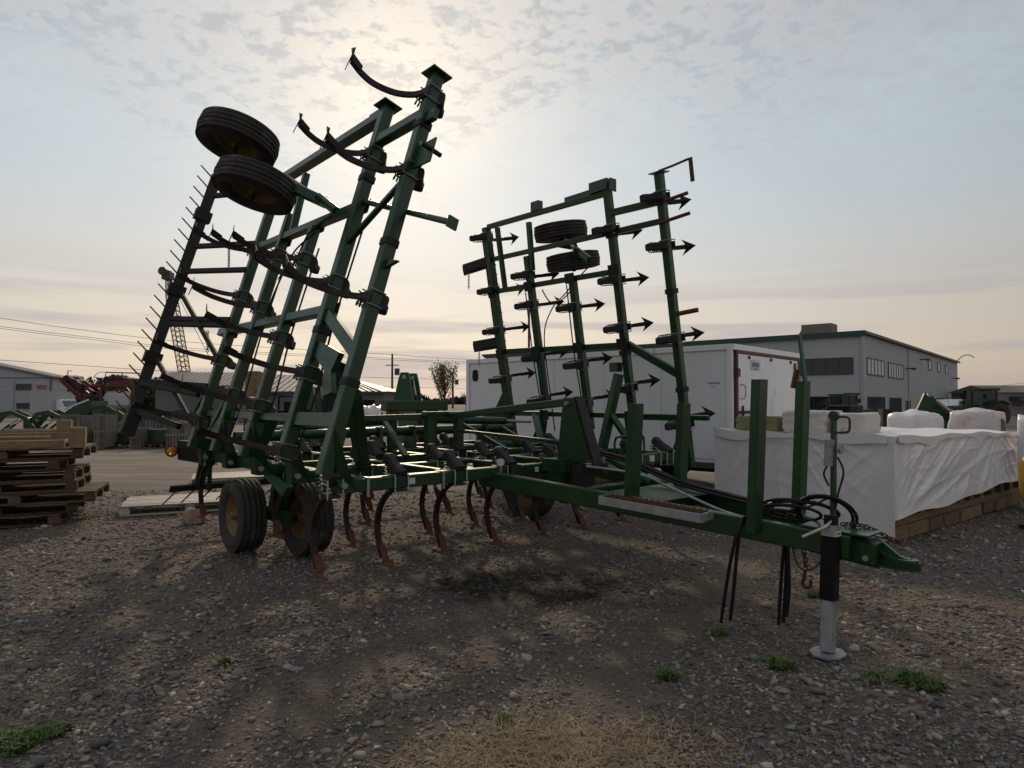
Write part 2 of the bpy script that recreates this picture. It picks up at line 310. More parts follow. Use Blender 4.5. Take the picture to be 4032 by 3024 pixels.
# ---------------------------------------------------------------- loose stones
def stones():
    ico = bmesh.new(); bmesh.ops.create_icosphere(ico, subdivisions=1, radius=1); base = np.array([v.co[:] for v in ico.verts]); tri = np.array([[v.index for v in f.verts] for f in ico.faces]); ico.free()
    n = 105000
    # density falls with distance from the viewer
    Y = 2.5 + (RNG.random(n) ** 1.45) * 9.5; X = (RNG.random(n) * 2 - 1) * (0.84 * Y + 0.5)
    clump = np.sin(X * 2.1 + 1.3 * np.sin(Y * 1.7)) * np.cos(Y * 2.3 + X * 0.7)
    lane = np.exp(-((X - 0.55 * (Y - 3.2) + 1.35 + 0.12 * np.sin(Y * 1.9)) / 0.30) ** 2) + np.exp(-((X - 0.55 * (Y - 3.2) - 0.35 + 0.12 * np.sin(Y * 1.9)) / 0.30) ** 2)
    keep = RNG.random(n) < (0.74 + 0.26 * clump) * (1 - 0.55 * np.clip(lane, 0, 1)); X, Y, lane = X[keep], Y[keep], lane[keep]; n = len(X)
    S = np.exp(RNG.normal(math.log(0.0090), 0.48, n)); S = np.clip(S, 0.004, 0.042) * (1 + 0.05 * Y) * (1 - 0.35 * np.clip(lane, 0, 1)); S[RNG.random(n) < 0.004] *= 1.9
    th = RNG.random(n) * 6.283; sq = 0.18 + 0.36 * RNG.random(n); el = 0.42 + 0.55 * RNG.random(n)
    tilt = RNG.normal(0, 0.34, n)
    P = base[None] * (1 + 0.95 * (RNG.random((n, len(base), 1)) - 0.5))
    P = P * np.stack([S, S * el, S * sq], 1)[:, None, :]
    ct, st = np.cos(tilt), np.sin(tilt); x, y, z = P[..., 0], P[..., 1], P[..., 2]
    x, z = x * ct[:, None] - z * st[:, None], x * st[:, None] + z * ct[:, None]
    c, s_ = np.cos(th)[:, None], np.sin(th)[:, None]; x, y = x * c - y * s_, x * s_ + y * c
    G = 0.012 * np.sin(X * 1.7 + Y * 0.9) * np.cos(Y * 1.3 - X * 0.6) - 0.012
    P = np.stack([x + X[:, None], y + Y[:, None], z + (G + S * sq * 0.45)[:, None]], -1).reshape(-1, 3)
    T = (tri[None] + (np.arange(n) * len(base))[:, None, None]).reshape(-1, 3)
    me = bpy.data.meshes.new('gravel'); me.vertices.add(len(P)); me.vertices.foreach_set('co', P.astype(np.float32).ravel())
    me.loops.add(T.size); me.loops.foreach_set('vertex_index', T.ravel().astype(np.int32)); me.polygons.add(len(T)); me.polygons.foreach_set('loop_start', np.arange(0, T.size, 3, dtype=np.int32))
    me.update(calc_edges=True)
    br = np.clip(np.exp(RNG.normal(-0.12, 0.42, n)), 0.35, 2.6); warm = RNG.normal(0, 0.09, n)
    colr = np.stack([br * (1 + warm), br, br * (1 - warm), np.ones(n)], 1).astype(np.float32)
    a = me.attributes.new('tint', 'FLOAT_COLOR', 'POINT'); a.data.foreach_set('color', np.repeat(colr, len(base), 0).ravel())
    me.materials.append(MATS['stone']); o = bpy.data.objects.new('gravel', me); COL.objects.link(o)
    tag(o, 'loose grey and tan gravel stones strewn over the yard', 'gravel', kind='stuff')
stones()
# ---------------------------------------------------------------- dry straw and thin grass
def blades(name, spots, m, label, cat, kind=None, seed=3, grp=None):
    """spots: (x, y, radius, count, length, spread, upright); one mesh of bent blades"""
    r = np.random.default_rng(seed); V, F, Cc = [], [], []
    for (cx, cy, rad, cnt, ln, w, upr) in spots:
        for _ in range(cnt):
            q = rad * math.sqrt(r.random()); a = r.random() * 6.283; x, y = cx + q * math.cos(a), cy + q * math.sin(a)
            h = r.random() * 6.283; l = ln * (0.3 + 1.3 * r.random() ** 1.6); u = min(1.0, max(0.03, r.normal(upr, 0.22))); e = math.asin(u)
            dx, dy = math.cos(h), math.sin(h); b = len(V); bend = r.random() * 0.5; z0 = gz(x, y) + 0.004 + 0.012 * r.random()
            k = 0.6 + 0.8 * r.random(); tint = (k * (0.9 + 0.2 * r.random()), k, k * (0.85 + 0.2 * r.random()), 1)
            for t in (0.0, 0.5, 1.0):
                d = l * t; ex = e - bend * t; px, py, pz = x + dx * d * math.cos(ex), y + dy * d * math.cos(ex), z0 + d * math.sin(max(ex, 0.0))
                ww = w * (1 - 0.8 * t); V += [(px - dy * ww, py + dx * ww, pz), (px + dy * ww, py - dx * ww, pz + w * 0.3)]; Cc += [tint, tint]
            F += [(b, b + 1, b + 3, b + 2), (b + 2, b + 3, b + 5, b + 4)]
    me = bpy.data.meshes.new(name); me.from_pydata(V, [], F); me.materials.append(MATS[m])
    at = me.attributes.new('tint', 'FLOAT_COLOR', 'POINT'); at.data.foreach_set('color', np.array(Cc, dtype=np.float32).ravel())
    o = bpy.data.objects.new(name, me); COL.objects.link(o); return tag(o, label, cat, grp, kind)
sp_ = [(0.02, 3.02, 0.34, 1300, 0.115, 0.0019, 0.28), (0.42, 3.0, 0.30, 1100, 0.11, 0.0019, 0.26), (0.10, 3.22, 0.28, 600, 0.10, 0.0019, 0.25), (0.75, 3.05, 0.32, 550, 0.10, 0.0018, 0.22), (-0.30, 3.0, 0.25, 500, 0.085, 0.0016, 0.25), (1.2, 3.3, 0.45, 350, 0.07, 0.0016, 0.2), (-0.55, 3.9, 0.3, 220, 0.07, 0.0016, 0.2),
       (0.2, 5.5, 0.8, 700, 0.07, 0.0016, 0.2), (1.0, 5.0, 0.9, 700, 0.07, 0.0016, 0.2), (1.9, 5.3, 0.9, 500, 0.07, 0.0016, 0.2), (-1.2, 6.5, 0.7, 400, 0.08, 0.002, 0.25),
       (3.0, 4.6, 1.2, 700, 0.06, 0.0015, 0.15), (-3.9, 7.4, 1.0, 500, 0.08, 0.002, 0.25), (0.6, 7.6, 1.2, 600, 0.08, 0.002, 0.25), (2.4, 6.6, 1.2, 600, 0.08, 0.002, 0.25), (-1.0, 4.0, 0.5, 200, 0.05, 0.0012, 0.2)]
sp_ += [(random.uniform(-0.8, 0.8) * yy, yy, 0.35, 60, 0.06, 0.0012, 0.2) for yy in [2.2 + 0.13 * i for i in range(55)]]
blades('straw', sp_, 'straw', 'dry tan straw and dead grass lying on the gravel', 'straw', 'stuff')
mo = [(random.uniform(-0.8, 0.8) * yy, yy, 0.25, 26, 0.035, 0.0016, 0.6) for yy in [2.3 + 0.16 * i for i in range(46)]] + [(-2.5, 3.1, 0.4, 260, 0.03, 0.0018, 0.5), (-2.4, 2.9, 0.3, 150, 0.035, 0.0018, 0.5), (-1.15, 2.85, 0.25, 90, 0.035, 0.0018, 0.5),
      (-3.6, 7.0, 0.5, 240, 0.06, 0.0022, 0.6), (-2.6, 7.0, 0.45, 160, 0.08, 0.0025, 0.7), (-1.9, 7.0, 0.4, 120, 0.09, 0.0025, 0.7), (-4.2, 6.6, 0.5, 160, 0.05, 0.0022, 0.6), (0.9, 7.4, 0.6, 90, 0.07, 0.0022, 0.7), (-0.7, 7.9, 0.5, 80, 0.08, 0.0022, 0.7)]
blades('thin_grass', mo, 'weed', 'sparse green grass sprouting through the gravel', 'grass', 'stuff', 9)
def gp(px, py): d = 4160.0 / (py - 1580.0); return (px - 2016) / 2600 * d, d
for k, (px, py, rad, cnt, ln, lab) in enumerate([
        (60, 2905, 0.13, 520, 0.060, 'broad bright green weed clump at the lower left corner'),
        (235, 2858, 0.07, 200, 0.05, 'low green weed patch just right of the broad corner clump'),
        (888, 2600, 0.035, 90, 0.055, 'single small bright green sprout among bare stones at left'),
        (3600, 2665, 0.12, 480, 0.065, 'largest bright green weed clump right of the jack foot'),
        (3430, 2655, 0.07, 160, 0.045, 'dull low weed patch between the jack foot and the largest clump'),
        (3055, 2605, 0.08, 260, 0.055, 'round green weed tuft just left of the jack foot'),
        (2620, 2650, 0.06, 190, 0.045, 'small dark green weed tuft left of the round tuft'),
        (2820, 2480, 0.06, 130, 0.04, 'dark weed tuft under the hanging hoses'),
        (3200, 2340, 0.06, 150, 0.06, 'green weed tuft under the hanging chain hook'),
        (1985, 2815, 0.04, 70, 0.05, 'tiny green tuft in the straw at bottom centre')]):
    x, y = gp(px, py); blades('weed_clump', [(x, y, rad, cnt * 2, ln * 0.62, 0.0062, 0.55), (x, y, rad * 0.8, cnt // 3, ln * 0.9, 0.003, 0.8), (x + 0.02, y + 0.03, rad * 1.25, cnt // 4, ln * 0.8, 0.0035, 0.5)], 'weed', lab, 'weed', None, 40 + k, 'weed clumps in the gravel')
# ================================================================ field cultivator
A = R(41.3); OX, OY = -0.966, 8.065
FC = thing('field_cultivator', 'large green folding field cultivator with raised wings and long tongue', 'cultivator', (OX, OY, 0), A)
def M(u, v, z): return Vector((u, -v, z))           # u across, v forward to the hitch, z up
FWD = Vector((0, -1, 0)); UP = Vector((0, 0, 1)); AC = Vector((1, 0, 0))
LB, LT = M(-2.355, 2, 1.074), M(-1.361, 2, 4.374); LD = (LT - LB).normalized(); LO = Vector((-LD.z, 0, LD.x))   # left wing: along the rails, outward
RB, RT = M(2.42, 2, 1.056), M(1.858, 2, 4.288); RD = (RT - RB).normalized(); RO = Vector((RD.z, 0, -RD.x))
def LW(v, s, o=0.0): return LB + FWD * (v - 2) + LD * s + LO * o
def RW(v, s, o=0.0): return RB + FWD * (v - 2) + RD * s + RO * o
def part(name, m, fn, parent=None, label=None):
    b = MB(); fn(b); o = b.build(name, m, parent or FC)
    if label: o['label'] = label
    return o
def beam(name, p0, p1, w, h, up=UP, m='green', parent=None, ch=None): return part(name, m, lambda b: b.beam(p0, p1, w, h, up, ch), parent)
def plate(name, poly, th, m='green', parent=None): return part(name, m, lambda b: b.prism(poly, th), parent)
def rod(name, pts, r, m='dark_steel', parent=None, n=8): return part(name, m, lambda b: b.tube(pts, r, n), parent)
ROWS = [2.0, 1.16, 0.32, -0.52, -1.36]; ZB = 0.945
# ---- centre frame: five cross beams, fore and aft rails
for i, v in enumerate(ROWS):
    beam('cross_beam', M(-2.25, v, ZB), M(2.3, v, ZB), 0.104, 0.104, ch=0.009)
for u, v0, v1, w in ((-2.0, 2.0, -1.36, 0.08), (-1.15, 2.0, -1.36, 0.07), (-0.30, 2.0, -1.36, 0.09), (0.30, 2.0, -1.36, 0.09), (1.15, 2.0, -1.36, 0.07), (2.0, 2.0, -1.36, 0.08)):
    for a, b in zip(ROWS[:-1], ROWS[1:]): beam('frame_rail', M(u, a - 0.053, ZB + 0.004), M(u, b + 0.053, ZB + 0.004), w, 0.09, ch=0.008)
for s in (-1, 1):                                   # diagonal tubes of the frame
    beam('diagonal_brace', M(s * 0.95, 1.99, ZB - 0.02), M(s * 0.36, 1.2, ZB - 0.02), 0.07, 0.07)
    beam('diagonal_brace', M(s * 1.9, 1.10, ZB - 0.02), M(s * 1.2, 0.36, ZB - 0.02), 0.07, 0.07)
# zinc u-bolt straps round the front beam
for u in (-2.02, -1.30, -0.66, 0.75, 1.32, 1.78):
    def f(b, u=u):
        for q in ((0.056, -0.075), (0.056, 0.058), (-0.056, 0.058), (-0.056, -0.075)): pass
        b.flat([M(u, 2 + 0.058, ZB - 0.09), M(u, 2 + 0.058, ZB + 0.058), M(u, 2 - 0.058, ZB + 0.058), M(u, 2 - 0.058, ZB - 0.09)], 0.022, 0.008, AC)
    part('strap', 'zinc', f)
# ---- shank assembly, local axes: x across, y forward, z up
def shank_meshes():
    pr = bez([(0, 0.05, -0.062), (0, -0.115, -0.10), (0, -0.255, -0.22), (0, -0.315, -0.39), (0, -0.29, -0.53), (0, -0.215, -0.665)], 5)
    sh = MB().flat(pr, 0.050, 0.024, (1, 0, 0)).mesh('shank', 'shank_steel')
    sw = MB(); T = 0.007
    # V-shaped shovel: nose forward and down, two swept wings, neck up the shank
    nose = Vector((0, -0.035, -0.718)); mid = Vector((0, -0.165, -0.678))
    for s in (-1, 1):
        wing = Vector((s * 0.105, -0.225, -0.690)); back = Vector((s * 0.034, -0.175, -0.690))
        sw.prism([nose, wing, back, mid], (0, 0.002, T))
    sw.prism([Vector((-0.030, -0.165, -0.680)), Vector((0.030, -0.165, -0.680)), Vector((0.026, -0.235, -0.560)), Vector((-0.026, -0.235, -0.560))], (0, 0.012, 0.006))
    sw = (sw.mesh('sweep', 'rust_orange'), sw.mesh('sweep', 'shank_steel'))
    # spring housing: bottle-shaped casting leaning up and back from the beam
    ho = MB(); d = Vector((0, -0.845, 0.535)); sx = [(0.056, -0.01, 0.050), (0.052, 0.05, 0.050), (0.041, 0.12, 0.044), (0.038, 0.18, 0.044), (0.047, 0.225, 0.050), (0.032, 0.258, 0.034)]
    n = Vector((0, 0.535, 0.845)); rings = [[Vector((0, 0.045, 0.055)) + d * t + Vector((a * c1, 0, 0)) + n * (h * c2) for c1, c2 in ((-1, -.7), (-.7, -1), (.7, -1), (1, -.7), (1, .7), (.7, 1), (-.7, 1), (-1, .7))] for a, t, h in sx]
    vs = [v for r_ in rings for v in r_]; fs = [(i * 8 + j, i * 8 + (j + 1) % 8, (i + 1) * 8 + (j + 1) % 8, (i + 1) * 8 + j) for i in range(5) for j in range(8)] + [tuple(range(7, -1, -1)), tuple(range(40, 48))]
    ho.add(vs, fs); ho.beam((0, 0.075, -0.065), (0, -0.08, -0.062), 0.09, 0.022);
    ho = ho.mesh('spring_housing', 'casting')
    def coil(x):
        pts = []; turns = 6
        for i in range(turns * 8 + 1):
            a = i * math.pi / 4; c = Vector((x, -0.135, -0.075)) + Vector((0, -0.03, 0.19)) * (i / (turns * 8))
            pts.append(c + Vector((math.cos(a) * 0.028, math.sin(a) * 0.028, 0)))
        return pts
    co = MB().tube(coil(-0.032), 0.0065, 5).tube(coil(0.032), 0.0065, 5).mesh('coil_spring', 'spring')
    ub = MB()
    for x in (-0.062, 0.062): ub.tube([(x, 0.068, -0.085), (x, 0.068, 0.058), (x, -0.062, 0.058), (x, -0.062, -0.085)], 0.007, 6)
    ub = ub.mesh('clamp_bolt', 'galv')
    return sh, sw, ho, co, ub
SHM = shank_meshes()
def shank(c, fwd, up, dull=True):
    sd = fwd.cross(up).normalized(); m = Matrix((sd, fwd, up)).transposed().to_4x4() @ Matrix.Rotation(random.uniform(-0.045, 0.03), 4, 'X') @ Matrix.Rotation(random.uniform(-0.03, 0.03), 4, 'Z'); m.translation = c
    o = inst('shank', SHM[0], FC, m)
    for nm, me in zip(('sweep', 'spring_housing', 'coil_spring', 'clamp_bolt'), SHM[1:]): inst(nm, me[dull] if nm == 'sweep' else me, o)
    return o
for v, us in ((2.0, (-2.30, -1.72, -1.12, -0.52, 0.12, 0.70, 1.36, 1.95)), (1.16, (-1.58, -0.72, -0.10, 0.58, 1.55)), (0.32, (-1.95, -0.95, 0.16, 0.80, 1.80)), (-0.52, (-1.40, -0.45, 0.62, 1.30)), (-1.36, (-2.18, -0.90, 0.05, 0.95, 2.0))):
    for u in us: shank(M(u, v, ZB), FWD, UP, False)
for v, ss in ((2.0, (3.30, 2.56, 1.40)), (1.18, (2.98, 1.66, 0.80, 0.10)), (0.27, (2.05, 1.20, 0.50)), (-0.57, (2.25, 1.62, 0.62)), (-1.38, (2.46, 1.86, 1.05, 0.30))):
    for s in ss: shank(LW(v, s), FWD, -LO)
for v, ss in ((2.0, (3.03, 2.45, 1.33, 0.27)), (1.2, (2.80, 2.15, 1.53, 0.73)), (0.39, (1.88, 1.08, 0.52)), (-0.45, (2.45, 2.01, 1.22, 0.58)), (-1.28, (3.16, 2.33, 1.69, 0.91))):
    for s in ss: shank(RW(v, s), FWD, -RO)
# ---- wings: rails and cross members
def wing(W, D, O, rails, cross, top):
    for v, s0, s1, w in rails: beam('wing_rail', W(v, s0), W(v, s1), w, w, O, ch=0.010)
    for (v0, s0, v1, s1, w, h, o) in cross: beam('wing_cross_member', W(v0, s0, o), W(v1, s1, o), w, h, O)
wing(LW, LD, LO, [(2.0, -0.03, 3.50, 0.108), (1.18, 0.02, 3.50, 0.108), (0.27, 0.0, 2.42, 0.100), (-0.57, 0.0, 2.76, 0.104), (-1.38, 0.0, 2.98, 0.104)],
     [(1.125, 3.42, -1.38, 3.42, 0.104, 0.104, 0.0), (1.945, 3.12, 1.235, 3.12, 0.10, 0.09, 0.0), (1.12, 2.43, -1.42, 2.50, 0.09, 0.08, 0.0), (1.12, 1.40, -1.75, 1.43, 0.09, 0.08, -0.002),
      (1.95, 0.39, 1.235, 0.39, 0.12, 0.06, 0.0), (1.125, 0.40, -1.75, 0.42, 0.075, 0.05, -0.03), (1.22, 1.36, 1.96, 0.95, 0.11, 0.06, 0.0), (1.95, 2.48, 1.23, 2.06, 0.045, 0.045, 0.01)], 3.5)
wing(RW, RD, RO, [(2.0, -0.25, 3.30, 0.098), (1.2, -0.10, 3.30, 0.098), (0.42, 0.15, 2.28, 0.098), (-0.42, 0.55, 2.72, 0.098), (-1.26, 0.0, 3.30, 0.11), (-1.00, 2.30, 3.25, 0.07)],
     [(1.15, 3.26, -1.20, 3.30, 0.075, 0.07, 0.0), (1.95, 2.98, 1.25, 3.00, 0.085, 0.08, 0.0), (1.95, 2.75, -1.20, 2.80, 0.070, 0.06, 0.02), (1.15, 2.26, -1.20, 2.30, 0.075, 0.06, 0.0), (1.15, 1.30, -1.2, 1.35, 0.075, 0.05, 0.0),
      (2.33, 0.35, 2.06, 0.35, 0.06, 0.05, 0.0), (1.95, 0.35, 1.25, 0.35, 0.08, 0.06, 0.0), (1.15, 0.36, -1.20, 0.36, 0.07, 0.05, 0.0), (1.25, 1.30, 1.955, 0.90, 0.10, 0.06, 0.0)], 3.3)
# end plates, brackets and stops on the wings
def square(c, a, b, t, n, m='green', name='end_plate'):
    return plate(name, [c + a + b, c - a + b, c - a - b, c + a - b], n * t, m)
square(LW(2.0, 3.51), FWD * 0.10, LO * 0.10, 0.012, LD); square(LW(1.18, 3.51), FWD * 0.11, LO * 0.10, 0.012, LD)
square(LW(2.10, 2.68, 0.0), FWD * 0.20, LD * 0.11, 0.014, LO, 'green_worn', 'stop_bracket'); rod('stop_pin', [LW(2.28, 2.68, -0.09), LW(2.28, 2.68, 0.10)], 0.02)
part('decal', 'sticker', lambda b: b.box(LW(2.07, 2.78, 0.0), (0.003, 0.05, 0.08)))
square(LW(2.09, 3.06, 0.0), FWD * 0.09, LD * 0.05, 0.05, LO, 'green', 'lug'); square(LW(0.92, 3.47, 0.0), FWD * 0.10, LD * 0.08, 0.02, LO, 'green', 'lug')
plate('latch_point', [LW(2.05, 1.74), LW(2.05, 1.66), LW(2.24, 1.70)], LO * 0.03)
rod('wing_stop_arm', [LW(1.2, 2.50, -0.02), LW(2.70, 1.98, -0.10)], 0.026, 'green'); square(LW(2.71, 1.975, -0.10), LD * 0.045, LO * 0.045, 0.02, FWD, 'green', 'stop_pad')
square(RW(2.0, 3.31), FWD * 0.09, RO * 0.09, 0.012, RD)
part('hinge_bracket', 'green', lambda b: b.box(RW(1.1, 3.36), (0.13, 0.30, 0.14)).box(RW(1.30, 3.34), (0.12, 0.012, 0.16)).box(RW(0.70, 3.32), (0.02, 0.50, 0.10)))
part('bent_tab', 'rust', lambda b: b.tube([RW(2.0, 3.33), RW(2.2, 3.34), RW(2.42, 3.36)], 0.014, 6).beam(RW(2.44, 3.37), RW(2.44, 3.10), 0.012, 0.05, FWD))
part('stop_bracket', 'green', lambda b: b.box(RW(-0.10, 3.375, 0), (0.09, 0.16, 0.13)))
for s_ in (2.95, 2.72, 0.0):
    if s_: rod('stop_pin', [RW(1.98, s_, -0.06), RW(2.36, s_ + 0.04, 0.0)], 0.022, 'rust')
rod('stop_pin', [RW(2.03, 1.62), RW(2.30, 1.64, 0.05)], 0.03, 'rust')
# hinge gussets at the feet of the wings
for W, O, sg in ((LW, LO, -1), (RW, RO, 1)):
    for v in ROWS:
        plate('hinge_gusset', [W(v, 0.02, -0.06), W(v, 0.34, -0.06), W(v, 0.34, 0.055), M(sg * 2.28, v, 0.90), M(sg * 2.12, v, 0.90), M(sg * 2.12, v, 1.0)], FWD * 0.13, 'green')
        rod('hinge_pin', [M(sg * 2.24, v + 0.10, 0.96), M(sg * 2.24, v - 0.10, 0.96)], 0.024, 'galv')
for v in (-0.57, -1.38): plate('rail_gusset', [LW(v, 0.12, -0.05), LW(v, 0.95, -0.05), LW(v, 0.95, 0.0), LW(v - 0.42, 0.30, 0.0), LW(v - 0.42, 0.12, 0.0)], LO * 0.02, 'green')
plate('rail_gusset', [RW(-1.26, 0.10), RW(-1.26, 0.82), RW(-1.62, 0.42), RW(-1.95, 0.32), RW(-1.95, 0.24), RW(-1.26, 0.14)], RO * 0.03)
# legs that carry the wings in transport
beam('wing_rest_leg', LW(2.0, 0.62, -0.055), M(-1.60, 1.20, 1.0), 0.12, 0.09, FWD); square(M(-1.60, 1.2, 1.005), AC * 0.10, FWD * 0.08, 0.016, UP, 'green', 'foot_plate')
beam('wing_rest_leg', M(2.02, 1.24, 1.95), M(1.92, 1.05, 1.0), 0.12, 0.09, FWD); beam('wing_rest_leg', M(1.97, 1.16, 1.42), M(2.10, 1.42, 1.0), 0.08, 0.06, FWD)
part('rest_pad', 'green', lambda b: b.box(RW(1.06, 1.02, -0.07), (0.10, 0.14, 0.12)))
beam('wing_link', M(-2.02, -0.35, 1.0), M(-1.99, 0.05, 1.42), 0.12, 0.05, FWD, 'teal')
beam('wing_link', M(1.90, -0.20, 1.40), M(1.75, 0.10, 1.0), 0.11, 0.04, FWD, 'teal')
# ---- black caution triangle back plate on the left wing and its bracket
plate('caution_plate', [LW(1.42, 0.95, -0.14), LW(1.75, 0.88, -0.14), LW(1.85, 0.70, -0.14), LW(1.74, 0.52, -0.14), LW(1.38, 0.50, -0.14), LW(1.30, 0.70, -0.14)], LO * 0.012, 'black')
plate('sign_bracket', [LW(1.24, 1.10), LW(1.72, 0.96), LW(1.66, 0.80), LW(1.78, 0.62), LW(1.62, 0.58), LW(1.52, 0.82), LW(1.24, 0.96)], LO * 0.05)
# ---- wheels
def wheel_meshes(rad, w, rim):
    hw = w / 2; p = [(rim, -hw * 0.62), (rim + 0.02, -hw * 0.82), (rim + (rad - rim) * 0.45, -hw * 1.02), (rad - 0.055, -hw * 0.98), (rad - 0.018, -hw * 0.84)]
    for k in range(5):
        a = -0.76 + k * 0.38; p += [(rad - 0.004 * abs(a) * 4, hw * (a - 0.13)), (rad - 0.004 * abs(a) * 4, hw * (a + 0.13))]
        if k < 4: p += [(rad - 0.016, hw * (a + 0.15)), (rad - 0.016, hw * (a + 0.23))]
    p += [(rad - 0.018, hw * 0.90), (rad - 0.055, hw * 0.98), (rim + (rad - rim) * 0.45, hw * 1.02), (rim + 0.02, hw * 0.82), (rim, hw * 0.62)]
    ty = MB().lathe(p, (0, 0, 0), (1, 0, 0), 40, False)
    ty.sm = [True] * len(ty.f)
    ri = MB().lathe([(rim + 0.012, -hw * 0.70), (rim - 0.010, -hw * 0.62), (rim - 0.02, -hw * 0.2), (rim * 0.52, -hw * 0.10), (rim * 0.45, -hw * 0.28), (0.045, -hw * 0.28), (0.045, -hw * 0.75), (0.001, -hw * 0.78)], (0, 0, 0), (1, 0, 0), 32)
    ri.lathe([(rim + 0.012, hw * 0.70), (rim - 0.010, hw * 0.62), (rim - 0.02, hw * 0.05), (rim * 0.52, hw * 0.06), (0.05, hw * 0.06), (0.045, hw * 0.55), (0.001, hw * 0.58)], (0, 0, 0), (1, 0, 0), 32)
    for k in range(6):
        a = k * math.pi / 3; ri.cyl((-hw * 0.33, 0.075 * math.cos(a), 0.075 * math.sin(a)), (-hw * 0.16, 0.075 * math.cos(a), 0.075 * math.sin(a)), 0.010, 6)
    return ty.mesh('tyre', 'tyre'), ri.mesh('rim', 'rim_yellow')
WM = wheel_meshes(0.39, 0.29, 0.205); GM = wheel_meshes(0.405, 0.235, 0.20)
def wheel(name, c, axis, ms):
    ax = axis.normalized(); y = FWD - ax * FWD.dot(ax); y.normalize(); m = Matrix((ax, y, ax.cross(y))).transposed().to_4x4(); m.translation = c
    e = bpy.data.objects.new(name, None); COL.objects.link(e); e.parent = FC; e.matrix_local = m; e.empty_display_size = 0.1
    inst('tyre', ms[0], e); inst('rim', ms[1], e); return e
for s in (-1, 1):
    wheel('transport_wheel', M(s * 1.60, 0.0, 0.378), AC, WM); wheel('transport_wheel', M(s * 2.06, -0.60, 0.378), AC, WM)
    beam('walking_beam', M(s * 1.83, 0.10, 0.40), M(s * 1.83, -0.70, 0.40), 0.07, 0.15); rod('axle', [M(s * 1.50, 0, 0.378), M(s * 1.86, 0, 0.378)], 0.032); rod('axle', [M(s * 1.80, -0.6, 0.378), M(s * 2.16, -0.6, 0.378)], 0.032)
    plate('axle_arm', [M(s * 1.83, -0.42, 0.32), M(s * 1.83, -0.10, 0.42), M(s * 1.83, 0.06, 0.72), M(s * 1.83, 0.02, 0.93), M(s * 1.83, -0.22, 0.93), M(s * 1.83, -0.30, 0.60)], AC * 0.09)
    rod('axle_pivot', [M(s * 1.76, -0.3, 0.40), M(s * 1.90, -0.3, 0.40)], 0.05)
    beam('side_beam', M(s * 2.12, 0.10, 0.985), M(s * 2.12, -1.55, 0.985), 0.10, 0.15); beam('side_beam', M(s * 2.10, 0.12, 0.97), M(s * 1.98, 0.42, 0.72), 0.10, 0.12, m='teal' if s < 0 else 'green')
    part('post_bracket', 'casting', lambda b, s=s: b.box(M(s * 2.17, -1.45, 1.08), (0.11, 0.16, 0.34)))
# rockshaft tube and its bearings
part('rockshaft', 'green', lambda b: b.cyl(M(-2.05, -0.9, 1.20), M(2.05, -0.9, 1.20), 0.062, 20))
for u in (-1.5, -0.25, 0.25, 1.5): plate('bearing_bracket', [M(u, -0.76, 0.98), M(u, -1.04, 0.98), M(u, -1.0, 1.27), M(u, -0.80, 1.27)], AC * 0.04)
for s in (-1, 1):
    plate('rockshaft_arm', [M(s * 1.83, -0.98, 1.16), M(s * 1.83, -0.86, 1.24), M(s * 1.83, -0.10, 0.96), M(s * 1.83, -0.20, 0.86)], AC * 0.05)
    c0, c1 = M(s * 0.35, -0.45, 1.36), M(s * 1.55, -0.45, 1.32)
    cy = part('wing_cylinder', 'green', lambda b: b.cyl(c0, c1, 0.052, 18).cyl(c0 - (c1 - c0).normalized() * 0.05, c0, 0.04, 12)); part('piston_rod', 'zinc', lambda b: b.cyl(c1, M(s * 2.05, -0.45, 1.30), 0.022, 10), cy)
    beam('cylinder_lug', M(s * 0.30, -0.45, 1.0), M(s * 0.30, -0.45, 1.45), 0.10, 0.10, FWD)
# centre uprights, levelling link and mast
for u in (0.165, -0.255): beam('upright', M(u, 0.30, 1.0), M(u, 0.30, 1.43), 0.10, 0.10, FWD)
beam('upright_cap', M(-0.33, 0.30, 1.455), M(0.26, 0.30, 1.455), 0.12, 0.05)
beam('mast_frame', M(-0.42, -0.45, 1.545), M(0.50, -0.45, 1.545), 0.14, 0.13); [beam('mast_frame', M(u, -0.45, 1.38), M(u, -0.45, 1.48), 0.12, 0.12, FWD) for u in (-0.30, 0.30)]; beam('mast_frame', M(-0.95, -0.15, 1.40), M(-0.22, 0.20, 1.42), 0.09, 0.07)
beam('mast_brace', M(-0.5, -0.4, 1.44), M(-0.75, 0.6, 1.0), 0.06, 0.05); beam('mast_brace', M(0.45, -0.4, 1.44), M(0.75, 0.5, 1.0), 0.06, 0.05)
beam('level_link', M(0.0, 0.05, 1.395), M(0.0, 2.36, 1.60), 0.075, 0.075); rod('level_rod', [M(0.14, 0.32, 1.25), M(0.10, 2.3, 1.19)], 0.018, 'green_worn')
plate('mast_plate', [M(-0.07, 2.20, 1.0), M(-0.07, 2.62, 1.07), M(-0.07, 2.42, 1.63), M(-0.07, 2.29, 1.63)], AC * 0.014); plate('mast_plate', [M(0.07, 2.20, 1.0), M(0.07, 2.62, 1.07), M(0.07, 2.42, 1.63), M(0.07, 2.29, 1.63)], AC * 0.014)
beam('mast_strut', M(0, 2.66, 1.0), M(0, 2.42, 1.64), 0.12, 0.035, FWD, 'dark_steel'); rod('mast_pin', [M(-0.11, 2.35, 1.58), M(0.11, 2.35, 1.58)], 0.022, 'galv')
part('mast_foot', 'green', lambda b: b.box(M(0, 2.22, 0.99), (0.30, 0.30, 0.12)).box(M(-0.12, 2.22, 0.86), (0.03, 0.22, 0.30)).box(M(0.12, 2.22, 0.86), (0.03, 0.22, 0.30)))
